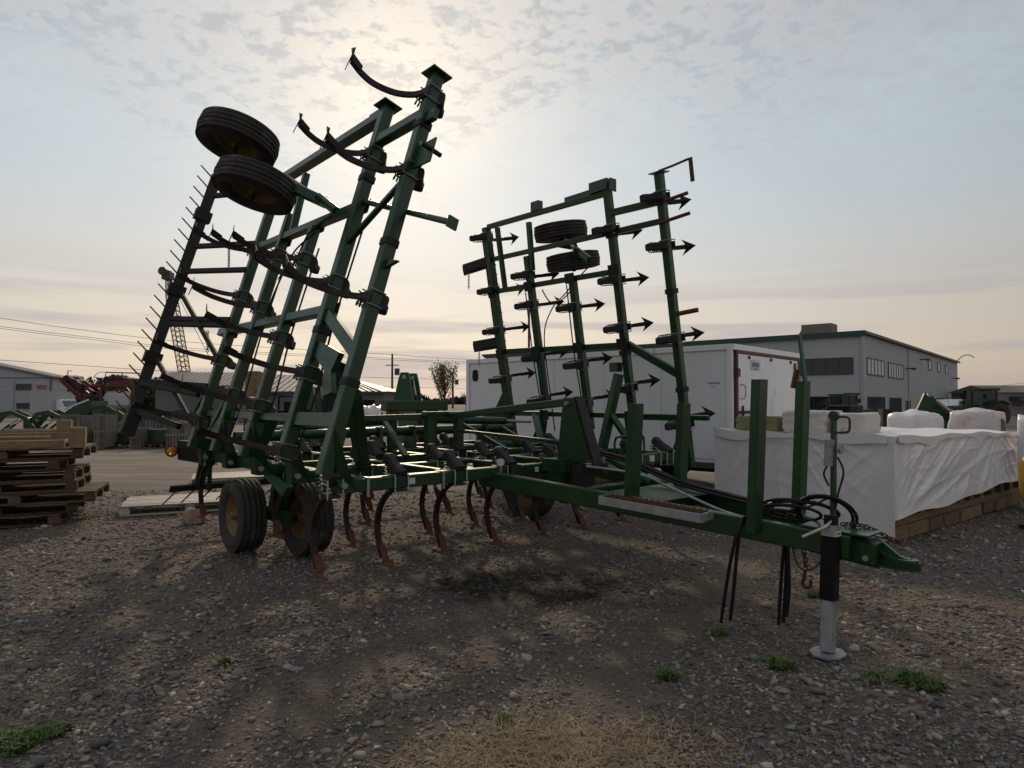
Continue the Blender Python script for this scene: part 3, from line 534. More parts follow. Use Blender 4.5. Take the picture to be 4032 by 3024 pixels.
part('manifold_block', 'casting', lambda b: b.box(M(0.02, 2.45, 0.90), (0.16, 0.14, 0.22)).box(M(0.10, 2.62, 0.98), (0.06, 0.10, 0.10)))
# ---- tongue: two arms meeting at the hitch
def tz(v): return 0.74 + 0.0755 * (4.88 - v)
for s in (-1, 1):
    beam('tongue_arm', M(s * 0.735, 1.90, tz(1.9) - 0.075), M(s * 0.135, 4.92, tz(4.92) - 0.075), 0.085, 0.145)
    for (u, v, z0, z1, w, m_) in ((0.325, 4.39, 0.70, 1.75, 0.110, 'green' if s < 0 else 'green_worn'), (0.48 if s < 0 else 0.40, 3.45 if s < 0 else 3.29, 0.80, 1.582, 0.115, 'green')):
        # open channel: web to the front, two flanges behind
        def f(b, u=u, v=v, z0=z0, z1=z1, w=w):
            a, c = M(s * u, v, z0), M(s * u, v + 0.05, z1); x = AC
            b.beam(a, c, w, 0.010, FWD, ch=0.002)
            for q in (-1, 1): b.beam(a + x * q * (w / 2 - 0.005) - FWD * 0.033, c + x * q * (w / 2 - 0.005) - FWD * 0.033, 0.010, 0.056, FWD, ch=0.002)
        part('tongue_post', m_, f)
beam('tongue_tie', M(-0.56, 2.75, 0.79), M(0.56, 2.75, 0.79), 0.09, 0.11); beam('tongue_tie', M(-0.43, 3.45, 0.76), M(0.43, 3.45, 0.76), 0.08, 0.10)
plate('tongue_top_plate', [M(-0.42, 3.15, 0.862), M(0.42, 3.15, 0.862), M(0.36, 3.62, 0.826), M(-0.36, 3.62, 0.826)], UP * 0.008, 'green_worn')
plate('hitch_plate', [M(-0.20, 4.62, 0.768), M(0.20, 4.62, 0.768), M(0.12, 5.02, 0.738), M(-0.12, 5.02, 0.738)], UP * 0.012)
part('hitch_block', 'green', lambda b: b.beam(M(0, 4.80, 0.655), M(0, 5.06, 0.625), 0.20, 0.15).beam(M(0, 4.55, 0.60), M(0, 5.06, 0.56), 0.12, 0.05))
def clevis(b):
    b.prism([M(0, 5.05, 0.715), M(0, 5.05, 0.565), M(0, 5.28, 0.545), M(0, 5.28, 0.60), M(0, 5.17, 0.625)], AC * 0.03)
    for z in (0.555, 0.605):
        pts = [M(0.055 * math.sin(a), 5.215 + 0.055 * math.cos(a), z) for a in [i * math.pi / 8 - math.pi / 2 for i in range(9)]]
        inn = [M(0.022 * math.sin(a), 5.215 + 0.022 * math.cos(a), z) for a in [i * math.pi / 8 - math.pi / 2 for i in range(9)]]
        b.prism([M(-0.055, 5.04, z + 0.05 * (z > 0.58)), M(0.055, 5.04, z + 0.05 * (z > 0.58)), M(0.055, 5.16, z), M(-0.055, 5.16, z)], UP * 0.018)
        k = len(pts); b.add([p + UP * q for q in (-0.009, 0.009) for p in pts + inn], [(i, i + 1, k + i + 1, k + i) for i in range(k - 1)] + [(2 * k + i, 3 * k + i, 3 * k + i + 1, 2 * k + i + 1) for i in range(k - 1)] + [(i, 2 * k + i, 2 * k + i + 1, i + 1) for i in range(k - 1)] + [(k + i, k + i + 1, 3 * k + i + 1, 3 * k + i) for i in range(k - 1)])
        b.prism([M(-0.055, 5.155, z), M(-0.022, 5.155, z), M(-0.022, 5.22, z), M(-0.055, 5.22, z)], UP * 0.018); b.prism([M(0.055, 5.155, z), M(0.022, 5.155, z), M(0.022, 5.22, z), M(0.055, 5.22, z)], UP * 0.018)
part('hitch_clevis', 'green', clevis)
part('hitch_bolt', 'galv', lambda b: b.cyl(M(-0.115, 5.0, 0.60), M(0.115, 5.0, 0.60), 0.020, 6))
# serrated step on the near arm
U0, U1 = M(-0.70, 3.33, 0.868), M(-0.52, 4.10, 0.812)
st = part('step', 'galv', lambda b: [b.beam(M(-0.755, 3.33, 0.845), M(-0.595, 4.12, 0.79), 0.012, 0.062), b.beam(M(-0.545, 3.29, 0.845), M(-0.390, 4.08, 0.79), 0.012, 0.062), b.beam(M(-0.755, 3.33, 0.845), M(-0.545, 3.29, 0.845), 0.012, 0.062), b.beam(M(-0.595, 4.12, 0.79), M(-0.39, 4.08, 0.79), 0.012, 0.062)])
def grate(b):
    for i in range(17):
        t = (i + 0.5) / 17; a = M(-0.748, 3.33, 0.872).lerp(M(-0.59, 4.12, 0.817), t); c = M(-0.548, 3.29, 0.872).lerp(M(-0.395, 4.08, 0.817), t)
        for k in range(5):
            p, q = a.lerp(c, k / 5 + 0.02), a.lerp(c, (k + 0.62) / 5); mid = (p + q) / 2 + UP * 0.022
            b.prism([p - UP * 0.012, q - UP * 0.012, q, mid, p], FWD * 0.006)
    for k in range(6): b.beam(M(-0.748, 3.33, 0.862).lerp(M(-0.548, 3.29, 0.862), (k + 0.1) / 6), M(-0.59, 4.12, 0.807).lerp(M(-0.395, 4.08, 0.807), (k + 0.1) / 6), 0.006, 0.014)
part('grate', 'rust', grate, st)
# ---- jack: square outer tube, inner leg, foot, top with decal and crank
jk = part('jack', 'black', lambda b: b.beam(M(-0.275, 4.84, 0.335), M(-0.235, 4.84, 0.735), 0.092, 0.092, FWD).beam(M(-0.24, 4.84, 0.62), M(-0.10, 4.84, 0.62), 0.09, 0.09))
part('jack_leg', 'galv', lambda b: b.beam(M(-0.303, 4.84, 0.02), M(-0.275, 4.84, 0.34), 0.075, 0.075, FWD), jk)
part('jack_foot', 'galv', lambda b: b.prism([M(-0.303 + 0.125 * math.cos(a), 4.84 + 0.105 * math.sin(a), 0.006) for a in [i * math.pi / 4 + 0.4 for i in range(8)]], UP * 0.012), jk)
part('jack_cap', 'zinc', lambda b: b.beam(M(-0.236, 4.84, 0.735), M(-0.231, 4.84, 0.805), 0.097, 0.097, FWD), jk)
part('decal', 'sticker', lambda b: b.box(M(-0.236, 4.889, 0.755), (0.075, 0.002, 0.034)), jk); part('decal_print', 'text_dark', lambda b: b.box(M(-0.236, 4.8905, 0.755), (0.05, 0.001, 0.012)), jk)
part('jack_head', 'black', lambda b: b.beam(M(-0.231, 4.84, 0.805), M(-0.225, 4.84, 0.865), 0.07, 0.07, FWD), jk)
part('crank', 'zinc', lambda b: b.tube([M(-0.23, 4.86, 0.85), M(-0.30, 4.84, 0.80), M(-0.42, 4.74, 0.735)], 0.010, 8), jk)
# hose support bar with ring handle
beam('hose_bar', M(0.05, 4.735, 0.74), M(0.05, 4.750, 1.50), 0.05, 0.025, FWD, 'green_worn')
part('bar_head', 'green_worn', lambda b: b.cyl(M(0.035, 4.750, 1.50), M(0.065, 4.750, 1.50), 0.034, 14).cyl(M(0.025, 4.75, 1.5), M(0.075, 4.75, 1.5), 0.011, 8))
rod('bar_handle', bez([M(0.05, 4.765, 1.49), M(0.05, 4.82, 1.495), M(0.05, 4.85, 1.48), M(0.05, 4.85, 1.41), M(0.05, 4.83, 1.39), M(0.05, 4.765, 1.385)], 4), 0.008, 'rust')
part('clamp_block', 'galv', lambda b: b.beam(M(0.01, 4.725, 1.16), M(0.01, 4.735, 1.34), 0.045, 0.05, FWD).cyl(M(0.05, 4.78, 1.28), M(0.05, 4.80, 1.28), 0.035, 14))
beam('flag_bar', M(0.30, 4.44, 1.74), M(0.30, 4.40, 2.10), 0.045, 0.016, FWD, 'green_worn'); rod('flag_pin', [M(0.29, 4.35, 1.70), M(0.29, 4.38, 1.84)], 0.02, 'rust')
# ---- hoses
def hose(pts, r=0.011, m='hose', n=8): return rod('hose', bez(pts, n), r, m)
for k, (du, dz) in enumerate(((0, 0), (0.03, 0.02), (0.06, -0.005), (0.09, 0.015))):
    hose([M(0.16 + du, 2.50, 1.10 + dz), M(0.17 + du, 2.85, 1.045 + dz), M(0.2 + du, 3.35, 0.90 + dz), M(0.19 + du, 3.85, 0.83 + dz), M(0.13 + du * 0.6, 4.25, 0.80 + dz)], 0.012)
hose([M(-0.20, 2.70, 1.02), M(-0.22, 3.30, 1.0), M(-0.20, 3.60, 0.915), M(-0.21, 4.02, 0.80), M(-0.25, 4.3, 0.768)], 0.011, 'galv')
for du, ph in ((0.0, 0.0), (0.035, 0.02)):
    hose([M(-0.30 + du, 4.30, 0.775), M(-0.36 + du, 4.30, 0.79), M(-0.42 + du, 4.29, 0.70), M(-0.435 + du, 4.25 + ph, 0.52), M(-0.44 + du, 4.21 + ph * 2, 0.30), M(-0.44 + du, 4.17 + ph * 2.5, 0.06 + ph)], 0.012)
for du, dv, ze in ((0.0, 0.0, 0.03), (0.02, 0.025, 0.05), (0.0, 0.06, 0.10)):
    hose([M(-0.02 + du, 4.46 + dv * 0.3, 0.80), M(-0.08 + du, 4.455 + dv * 0.4, 0.62), M(-0.09 + du, 4.43 + dv, 0.32), M(-0.1 + du, 4.415 + dv, ze)], 0.012)
def coilloop(cu, cv, cz, ru, rv, rz, ph, turns=1.15, r=0.011):
    pts = []
    for i in range(int(turns * 24) + 1):
        a = ph + i * 2 * math.pi / 24; pts.append(M(cu + ru * math.cos(a * 1.0 + 0.8), cv + rv * math.cos(a), cz + rz * math.sin(a) + 0.004 * i / 24))
    return rod('hose', pts, r, 'hose')
coilloop(-0.02, 4.52, 0.835, 0.14, 0.22, 0.085, 0.2); coilloop(0.0, 4.55, 0.83, 0.15, 0.20, 0.075, 2.0); coilloop(-0.08, 4.50, 0.82, 0.10, 0.18, 0.06, 0.9, 1.3); coilloop(0.0, 4.71, 0.825, 0.09, 0.175, 0.135, 2.8, 1.1); coilloop(0.02, 4.70, 0.82, 0.08, 0.155, 0.125, 2.6, 1.1); coilloop(-0.06, 4.40, 0.80, 0.12, 0.13, 0.035, 1.0)
hose([M(-0.03, 4.42, 0.72), M(-0.05, 4.45, 0.82), M(0.0, 4.60, 0.87), M(0.03, 4.73, 0.95)], 0.007); hose([M(0.05, 4.77, 1.22), M(0.07, 4.80, 1.12), M(0.06, 4.77, 0.98), M(0.05, 4.75, 0.86)], 0.007); hose([M(0.03, 4.72, 1.18), M(0.02, 4.69, 1.1), M(0.03, 4.72, 1.02)], 0.007)
# chains and hook
def chain(name, pts, m='rust', link=0.036, r=0.0048):
    P = bez(pts, 12); d = [0]
    for a, c in zip(P[:-1], P[1:]): d.append(d[-1] + (c - a).length)
    b = MB(); k = 0; s = 0.0
    while s < d[-1] - link * 0.7:
        i = max(j for j in range(len(d)) if d[j] <= s); i = min(i, len(P) - 2); t = (P[i + 1] - P[i]).normalized(); c = P[i].lerp(P[i + 1], (s - d[i]) / max(1e-6, d[i + 1] - d[i])) + t * link / 2
        x = t.orthogonal().normalized(); x = x if k % 2 else t.cross(x)
        b.tube([c + t * (link * 0.62 * math.cos(a)) + x * (0.014 * math.sin(a)) for a in [q * math.pi / 4 for q in range(9)]], r, 5); s += link * 0.78; k += 1
    return b.build(name, m, FC)
chain('safety_chain', [M(0.02, 4.80, 0.775), M(0.10, 4.92, 0.765), M(0.16, 5.05, 0.70), M(0.22, 5.12, 0.66)]); chain('safety_chain', [M(-0.06, 4.58, 0.58), M(-0.06, 4.59, 0.50), M(-0.06, 4.59, 0.43)])
rod('chain_hook', bez([M(-0.06, 4.59, 0.44), M(-0.06, 4.585, 0.39), M(-0.06, 4.57, 0.35), M(-0.06, 4.59, 0.32), M(-0.06, 4.625, 0.335), M(-0.06, 4.625, 0.38)], 5), 0.011, 'rust_orange'); hose([M(-0.06, 4.50, 0.60), M(-0.07, 4.53, 0.49), M(-0.07, 4.58, 0.44), M(-0.07, 4.66, 0.47), M(-0.06, 4.72, 0.55)], 0.006, 'rust')
# small depth cylinder beside the mast and yard light on the front beam
part('depth_cylinder', 'teal', lambda b: b.cyl(M(0.36, 2.55, 1.02), M(0.40, 2.95, 0.86), 0.04, 14).cyl(M(0.35, 2.48, 1.05), M(0.36, 2.55, 1.02), 0.03, 10))
part('work_lamp', 'zinc', lambda b: b.cyl(M(-0.62, 2.0, 1.03), M(-0.66, 2.06, 1.04), 0.035, 14).cyl(M(-0.60, 1.96, 1.03), M(-0.62, 2.0, 1.03), 0.028, 12)); part('spacer_block', 'casting', lambda b: b.box(M(-0.50, 2.075, 0.965), (0.12, 0.035, 0.09)))
part('decal', 'sticker', lambda b: b.box(M(1.62, 2.0535, ZB), (0.09, 0.002, 0.07)))
rod('hand_rail', bez([M(1.20, 1.85, 1.0), M(1.20, 1.86, 1.16), M(1.24, 1.9, 1.20), M(1.55, 1.95, 1.20), M(1.60, 1.95, 1.16), M(1.60, 1.96, 1.0)], 5), 0.014, 'green')
# ---- wing gauge wheels with arms and lift cylinders
for W, O, D, c1, c2 in ((LW, LO, LD, (-0.25, 3.12, 0.84), (0.0, 2.64, 0.60)), (RW, RO, RD, (-0.24, 3.04, 0.58), (-0.08, 2.57, 0.60))):
    for c, ps in ((c1, 2.92), (c2, 2.84)):
        wheel('gauge_wheel', W(*c), D, GM); rod('axle', [W(c[0], c[1] - 0.15, c[2]), W(c[0], c[1] + 0.15, c[2])], 0.026)
    beam('walking_beam', W(c1[0] - 0.03, c1[1] - 0.20, c1[2]), W(c2[0] + 0.03, c2[1] + 0.20, c2[2]), 0.06, 0.11, O, 'dark_steel')
    beam('gauge_arm', W(-0.12, 2.84, 0.70), W(0.50, 2.62, 0.05), 0.08, 0.10, D, 'green'); beam('gauge_arm', W(-0.35, 2.50, 0.0), W(-0.35, 3.20, 0.05), 0.07, 0.07, O)
    gc = part('lift_cylinder', 'green', lambda b: b.cyl(W(0.75, 2.48, 0.02), W(0.45, 2.66, 0.12), 0.045, 14)); part('piston_rod', 'zinc', lambda b: b.cyl(W(0.45, 2.66, 0.12), W(0.05, 2.88, 0.36), 0.018, 8), gc)
    hose([W(0.75, 2.42, 0.05), W(0.45, 2.28, 0.10), W(0.20, 2.05, 0.06), W(-0.05, 2.0, 0.0), W(-0.2, 2.2, 0.0)], 0.009); hose([W(0.45, 2.30, 0.05), W(0.2, 2.12, 0.10), W(-0.1, 1.9, 0.05), W(-0.30, 1.5, 0.02), W(-0.32, 0.6, 0.02), W(-0.30, 0.1, 0.0)], 0.009)
    for dv in ((0.0, 0.06) if W is LW else ()): rod('hose', [W(-0.95 + dv, 0.30, -0.06), W(-0.9 + dv, 1.0, -0.07), W(-0.75 + dv, 1.9, -0.06)], 0.010, 'hose')
# ---- spike-tooth harrow behind each section
def harrow(bar0, bar1, n, tv, m='dark_steel', w=0.075):
    hb = beam('harrow_bar', bar0, bar1, 0.03, w, tv, m)
    b = MB(); b.tube([Vector((0, 0, 0)), tv], [0.011, 0.009], 5); me = b.mesh('tooth', 'rust')
    for i in range(n): inst('tooth', me, hb, Matrix.Translation(bar0.lerp(bar1, (i + 0.5) / n)))
    return hb
harrow(LW(-2.35, 0.12, 0.50), LW(-2.35, 3.50, 0.50), 22, LO * 0.20 - FWD * 0.10 + LD * 0.15, w=0.13)
harrow(RW(-1.88, 0.50, 0.45), RW(-1.88, 3.28, 0.45), 17, RO * 0.22 - FWD * 0.03 + RD * 0.10)
harrow(M(-2.38, -2.2, 0.52), M(2.3, -2.2, 0.52), 22, M(-0.13, -0.22, -0.21), w=0.10)
for s in (3.28, 2.55, 2.2, 1.55, 1.48, 0.72, 0.35):
    beam('harrow_arm', LW(-1.40, s, 0.04), LW(-2.33, s - 0.06, 0.46), 0.05, 0.06, LD, 'dark_steel')
for s in (2.78, 1.50):
    def f(b, s=s):
        for q in (-0.05, 0.05): b.beam(RW(-1.30, s + q, 0.03), RW(-2.02, s + q - 0.03, 0.04), 0.014, 0.085, RD)
        b.beam(RW(-1.30, s, -0.005), RW(-1.98, s - 0.03, 0.0), 0.10, 0.012, RO)
    part('harrow_arm', 'dark_steel', f)
    beam('harrow_arm', RW(-1.6, s, 0.05), RW(-1.88, s - 0.02, 0.44), 0.05, 0.05, RD, 'dark_steel'); chain('lift_chain', [RW(-1.86, s - 0.08, 0.02), RW(-1.86, s - 0.08, 0.02) - UP * 0.30], 'galv')
for u in (-2.1, -1.2, 0.0, 1.2, 2.1): beam('harrow_arm', M(u, -1.40, 0.93), M(u, -2.2, 0.56), 0.05, 0.07, m='dark_steel')
chain('lift_chain', [LW(-1.95, 2.62, 0.2), LW(-1.95, 2.62, 0.2) - UP * 0.34], 'galv'); chain('lift_chain', [LW(-1.75, 1.40, 0.15), LW(-1.75, 1.40, 0.15) - UP * 0.26], 'galv')
# rear left carrier with amber lamp
part('lamp_bracket', 'black', lambda b: b.beam(M(-2.22, -1.42, 1.0), M(-2.28, -2.15, 1.0), 0.06, 0.24).beam(M(-2.20, -1.6, 1.1), M(-2.24, -1.6, 1.42), 0.10, 0.14, FWD))
part('warning_lamp', 'amber', lambda b: b.lathe([(0.001, -0.045), (0.045, -0.035), (0.066, 0.0), (0.045, 0.035), (0.001, 0.045)], M(-2.365, -2.2, 0.985), (0.2, 0.97, 0), 20)); part('lamp_ring', 'dark_steel', lambda b: b.lathe([(0.062, -0.012), (0.072, -0.012), (0.072, 0.012), (0.062, 0.012), (0.062, -0.012)], M(-2.365, -2.2, 0.985), (0.2, 0.97, 0), 20).beam(M(-2.30, -2.18, 0.985), M(-2.22, -2.1, 0.985), 0.03, 0.03))
for (v0, z0, v1, z1) in ((-1.4, 0.9, -1.9, 0.62), (-1.45, 1.0, -1.6, 0.55), (-1.7, 0.98, -2.1, 0.58)): beam('harrow_link', M(-2.14, v0, z0), M(-2.10, v1, z1), 0.05, 0.06, m='green')
# ---- bolted clamp plates where the wing members cross, weld gussets, extra plumbing
for W, D, O, vs_, ss_ in ((LW, LD, LO, (1.18, 0.27, -0.57, -1.38), (0.42, 1.42, 2.46)), (RW, RD, RO, (1.2, 0.42, -0.42, -1.26), (0.36, 1.32, 2.28))):
    for v in vs_:
        for s in ss_:
            plate('clamp_plate', [W(v + 0.085, s - 0.07, -0.062), W(v + 0.085, s + 0.07, -0.062), W(v - 0.085, s + 0.07, -0.062), W(v - 0.085, s - 0.07, -0.062)], O * 0.012, 'dark_steel')
    for v, s in ((2.0, 3.0), (2.0, 1.9), (2.0, 0.7), (1.19, 2.72), (1.19, 1.2)):
        part('collar', 'dark_steel', lambda b: b.beam(W(v, s - 0.03), W(v, s + 0.03), 0.126, 0.126, O))
    for k, v in enumerate((1.26, 0.36, -0.48)):
        rod('hose', bez([W(v, 0.15, -0.065), W(v + 0.02, 0.7, -0.075), W(v - 0.02, 1.3, -0.065), W(v, 2.2, -0.07)], 5), 0.009, 'hose')
part('harrow_foot', 'dark_steel', lambda b: b.beam(LW(-2.35, -0.02, 0.50), LW(-2.38, 0.34, 0.48), 0.16, 0.20, FWD).beam(LW(-2.30, 0.28, 0.47), LW(-1.6, 0.20, 0.15), 0.06, 0.07, LD).beam(LW(-2.35, 0.62, 0.52), LW(-1.45, 0.60, 0.10), 0.06, 0.06, LD))
for s in (0.95, 1.85, 2.9): part('harrow_clamp', 'dark_steel', lambda b: b.beam(LW(-2.35, s - 0.06, 0.50), LW(-2.35, s + 0.08, 0.50), 0.10, 0.20, LO))
beam('harrow_link', LW(-1.45, 0.25, 0.05), LW(-2.30, 0.95, 0.46), 0.045, 0.05, LD, 'dark_steel'); beam('harrow_link', LW(-1.45, 1.10, 0.05), LW(-2.30, 1.85, 0.46), 0.045, 0.05, LD, 'dark_steel')
for (u, v, z, sx, sz) in ((-1.62, 2.0545, ZB, 0.07, 0.05), (-0.2, 2.0545, ZB, 0.05, 0.05)): part('decal', 'sticker', lambda b: b.box(M(u, v, z), (sx, 0.002, sz)))
# ================================================================ surroundings
def GX(px, Y): return (px - 2016) / 2600 * Y          # across, for something standing Y metres away
def GZ(py, Y): return 1.6 + (1580 - py) / 2600 * Y
def sub(name, m, fn, parent, label=None, tint=None):
    b = MB(); fn(b); o = b.build(name, m, parent, tint=tint)
    if label: o['label'] = label
    return o
def rt(): k = random.uniform(0.62, 1.25); return (k * random.uniform(0.95, 1.08), k, k * random.uniform(0.88, 1.05))
# ---- pallets
BOARD = {}
def pallet_pieces(t, Lx, Wy, m, n=7, h=0.14):
    """deck boards on top along x, three stringer boards with blocks, bottom boards; origin at a corner"""
    for i in range(n):
        y = (i + 0.5) / n * Wy
        o = sub('deck_board', m, lambda b: b.beam((0, 0, 0), (Lx, 0, 0), Wy / n * 0.82, 0.020, ch=0.002), t, tint=rt()); o.location = (random.uniform(-0.008, 0.008), y, h - 0.011)
    for i in range(3):
        x = (0.06, Lx / 2, Lx - 0.06)[i]
        o = sub('cross_board', m, lambda b: b.beam((0, 0.004, 0), (0, Wy - 0.004, 0), 0.10, 0.018, ch=0.002), t, tint=rt()); o.location = (x, 0, h - 0.0325)
        for j in range(3):
            y = (0.045, Wy / 2, Wy - 0.045)[j]
            o = sub('block', m, lambda b: b.beam((-0.065, 0, 0), (0.065, 0, 0), 0.085, 0.074, ch=0.003), t, tint=rt()); o.location = (x, y, 0.0605)
    for j in range(3):
        o = sub('bottom_board', m, lambda b: b.beam((0.002, 0, 0), (Lx - 0.002, 0, 0), 0.095, 0.020, ch=0.002), t, tint=rt()); o.location = (0, (0.048, Wy / 2, Wy - 0.048)[j], 0.0112)
PA = R(24.0)
def pal_pt(x, y, z, ox, oy): return (ox + x * math.cos(PA) - y * math.sin(PA), oy + x * math.sin(PA) + y * math.cos(PA), z)
nm = ['bottom', 'second from bottom', 'third from bottom', 'middle', 'third from top', 'second from top', 'topmost']
for k, ex in enumerate((-0.04, 0.14, 0.36, 0.14, 0.11, -0.06, 0.20)):
    p = pal_pt(-1.75 + ex, 0.05 * math.sin(k * 2.1), k * 0.141 + 0.001, -5.83, 8.62)
    t = thing('pallet', f'brown wooden pallet, {nm[k]} of seven in the tall stack at the left edge', 'pallet', p, PA + random.uniform(-0.012, 0.012), 'pallets in the left stack')
    pallet_pieces(t, 1.75, 1.15, 'wood', h=0.140)
# crate frame of raw timber lying on the stack
ct = thing('timber_crate', 'raw timber crate frame with corner posts on top of the left pallet stack', 'crate', pal_pt(-1.55, 0.05, 0.992, -5.62, 8.62), PA)
for (x0, x1, y, z, w, h, m) in ((0.0, 1.35, 0.08, 0.055, 0.09, 0.10, 'wood_end'), (0.0, 1.15, 0.30, 0.135, 0.12, 0.028, 'wood_end'), (0.1, 1.45, 0.62, 0.10, 0.05, 0.16, 'wood_end'), (0.0, 1.42, 0.95, 0.16, 0.05, 0.09, 'wood_end')):
    sub('plank', m, lambda b: b.beam((x0, y, z), (x1, y, z), w, h), ct)
for (x, y, z0, z1, w) in ((1.50, 0.10, 0.0, 0.265, 0.17), (1.22, 0.80, 0.001, 0.345, 0.17), (0.03, 0.85, 0.001, 0.33, 0.12)): sub('corner_post', 'wood_end', lambda b: b.beam((x, y, z0), (x, y, z1), w, w, (0, 1, 0)), ct)
sub('cloth_scrap', 'sticker', lambda b: b.lathe([(0.001, -0.03), (0.022, -0.015), (0.024, 0.015), (0.001, 0.03)], (1.38, 0.06, 0.09), (0, 0.2, 1), 10), ct)
p = pal_pt(0, 0, 0.001, -5.42, 9.16); t = thing('pallet', 'weathered grey pallet lying flat on the ground behind the left wheels', 'pallet', p, PA, 'pallets on the ground'); pallet_pieces(t, 1.75, 1.1, 'wood_grey')
p = (-6.0, 12.4, 0.001); t = thing('pallet', 'pale pallet farther back, mostly hidden behind the harrow', 'pallet', p, PA, 'pallets on the ground'); pallet_pieces(t, 1.4, 1.1, 'wood_grey')
def rock(name, c, s, m, label):
    bm = bmesh.new(); bmesh.ops.create_icosphere(bm, subdivisions=2, radius=1); r = random.Random(5)
    for v in bm.verts: v.co = Vector((v.co.x * s[0], v.co.y * s[1], max(v.co.z, -0.6) * s[2])) * (1 + r.uniform(-0.16, 0.16))
    me = bpy.data.meshes.new(name); bm.to_mesh(me); bm.free(); me.materials.append(MATS[m]); o = bpy.data.objects.new(name, me); COL.objects.link(o); o.location = c; return tag(o, label, 'stone')
rock('broken_stone', (GX(770, 8.75), 8.75, 0.07), (0.16, 0.12, 0.13), 'tan_stone', 'broken tan stone on the ground left of the outer left wheel')
# ---- wrapped stack on timber skids
SA = R(38.3); SK = (4.27, 7.45, 0)
ws = thing('wrapped_stack', 'long low stack under a wrinkled white plastic sheet', 'wrapped stack', SK, SA)
def topz(x, y): return 1.205 - 0.017 * x + 0.012 * math.sin(x * 5 + y * 3) + 0.010 * math.sin(y * 9 - x * 2)
def folds(a, b, ox, oz, k, ph):
    """radial pleats from a tie point (ox, oz)"""
    dx, dz = a - ox, b - oz; an = math.atan2(dz, dx); rr = math.hypot(dx, dz)
    w = math.sin(an * k + ph + 0.6 * math.sin(rr * 3.1)); return (abs(w) ** 0.6 * (1 if w > 0 else -1)) * min(rr, 0.9) * math.exp(-rr * 0.75)
def face_r(a, b):       # long face, y = 0
    x = a * 4.9; z0 = 0.27 + 0.03 * x + 0.03 * math.sin(x * 3.1) * math.sin(x * 1.3); z = z0 + (topz(x, 0) - z0) * b; e = min(1, 5 * b, 8 * (1 - b) + 0.25) * min(1, 6 * a + 0.15, 6 * (1 - a) + 0.2)
    rg = lambda t, p: (1 - abs(math.sin(t))) ** p
    fan = math.atan2(z - 0.2, x + 0.35)
    d = 0.022 * folds(x, z, 0.05, 0.25, 23, 0.5) + 0.026 * folds(x, z, 3.7, 1.22, 21, 1.0) + 0.034 * rg(fan * 9 + 0.5 * math.sin(x * 2.1), 3) * min(1, x * 1.5) + 0.020 * rg(fan * 21 + 0.8 * math.sin(x * 1.3 + 1), 4) * min(1, x) + 0.016 * rg(5.3 * (x * 0.55 - z * 1.1) + 0.9 * math.sin(x * 2.3 + z), 5) + 0.012 * rg(11.0 * (x * 0.45 - z * 1.2) + 1.4 * math.sin(x * 3.7), 6) + 0.010 * rg(6 * (x * 0.25 + z) + 1.2 * math.sin(x * 1.9), 8)
    fl = 0.02 * max(0, 1 - (1 - b) * 9)
    c_ = max(0, 1 - x / 0.06); d *= 0.62; return Vector((x - 0.045 * c_, (-0.02 - d * e - fl - 0.03 * (1 - b) ** 6) * (1 - c_) - 0.045 * c_, z))
def face_l(a, b):       # end face, x = 0
    y = a * 2.3; z0 = 0.05 + 0.02 * math.sin(y * 5) + 0.04 * a; z = z0 + (topz(0, y) - z0) * b; e = min(1, 5 * b, 8 * (1 - b) + 0.25) * min(1, 6 * a + 0.15, 6 * (1 - a) + 0.2)
    rg = lambda t, p: (1 - abs(math.sin(t))) ** p
    f1, f2, f3 = math.atan2(1.3 - z, y + 0.1), math.atan2(1.3 - z, 1.2 - y), math.atan2(z + 0.1, 2.5 - y)
    d = 0.028 * rg(f1 * 8 + 0.5 * math.sin(y * 5), 3) * math.exp(-((y - 0.4) / 0.7) ** 2) + 0.026 * rg(f2 * 9 + 0.4 * math.sin(z * 6), 4) * math.exp(-((y - 1.15) / 0.8) ** 2) + 0.024 * rg(f3 * 10 + 0.6 * math.sin(z * 5), 4) * math.exp(-((y - 1.9) / 0.6) ** 2) + 0.012 * rg(6.0 * (y * 0.5 + z) + 1.6 * math.sin(y * 3), 5) + 0.004 * rg(8.0 * (y * 1.1 - z) + 1.9 * math.sin(z * 4 + y), 6) + 0.012 * math.sin(y * 3 + z * 2)
    fl = 0.02 * max(0, 1 - (1 - b) * 8)
    c_ = max(0, 1 - y / 0.06); d *= 0.62; return Vector(((-0.02 - d * e - fl) * (1 - c_) - 0.045 * c_, y - 0.045 * c_, z))
def cover(b):
    b.grid(face_r, 220, 50); b.grid(face_l, 110, 50)
    b.grid(lambda a, c: Vector((a * 4.9 + (0.0 if 0 < a < 1 else (-0.04 if a == 0 else 0.02)), c * 2.3 + (-0.04 if c == 0 else 0), topz(a * 4.9, c * 2.3) + (0 if 0 < c < 1 and 0 < a < 1 else -0.004))), 70, 36)
    b.grid(lambda a, c: Vector((4.9, a * 2.3, 0.4 + c * (topz(4.9, a * 2.3) - 0.4))), 12, 8); b.grid(lambda a, c: Vector((a * 4.9, 2.3, 0.3 + c * (topz(a * 4.9, 2.3) - 0.3))), 20, 8)
sub('plastic_sheet', 'wrap', cover, ws)
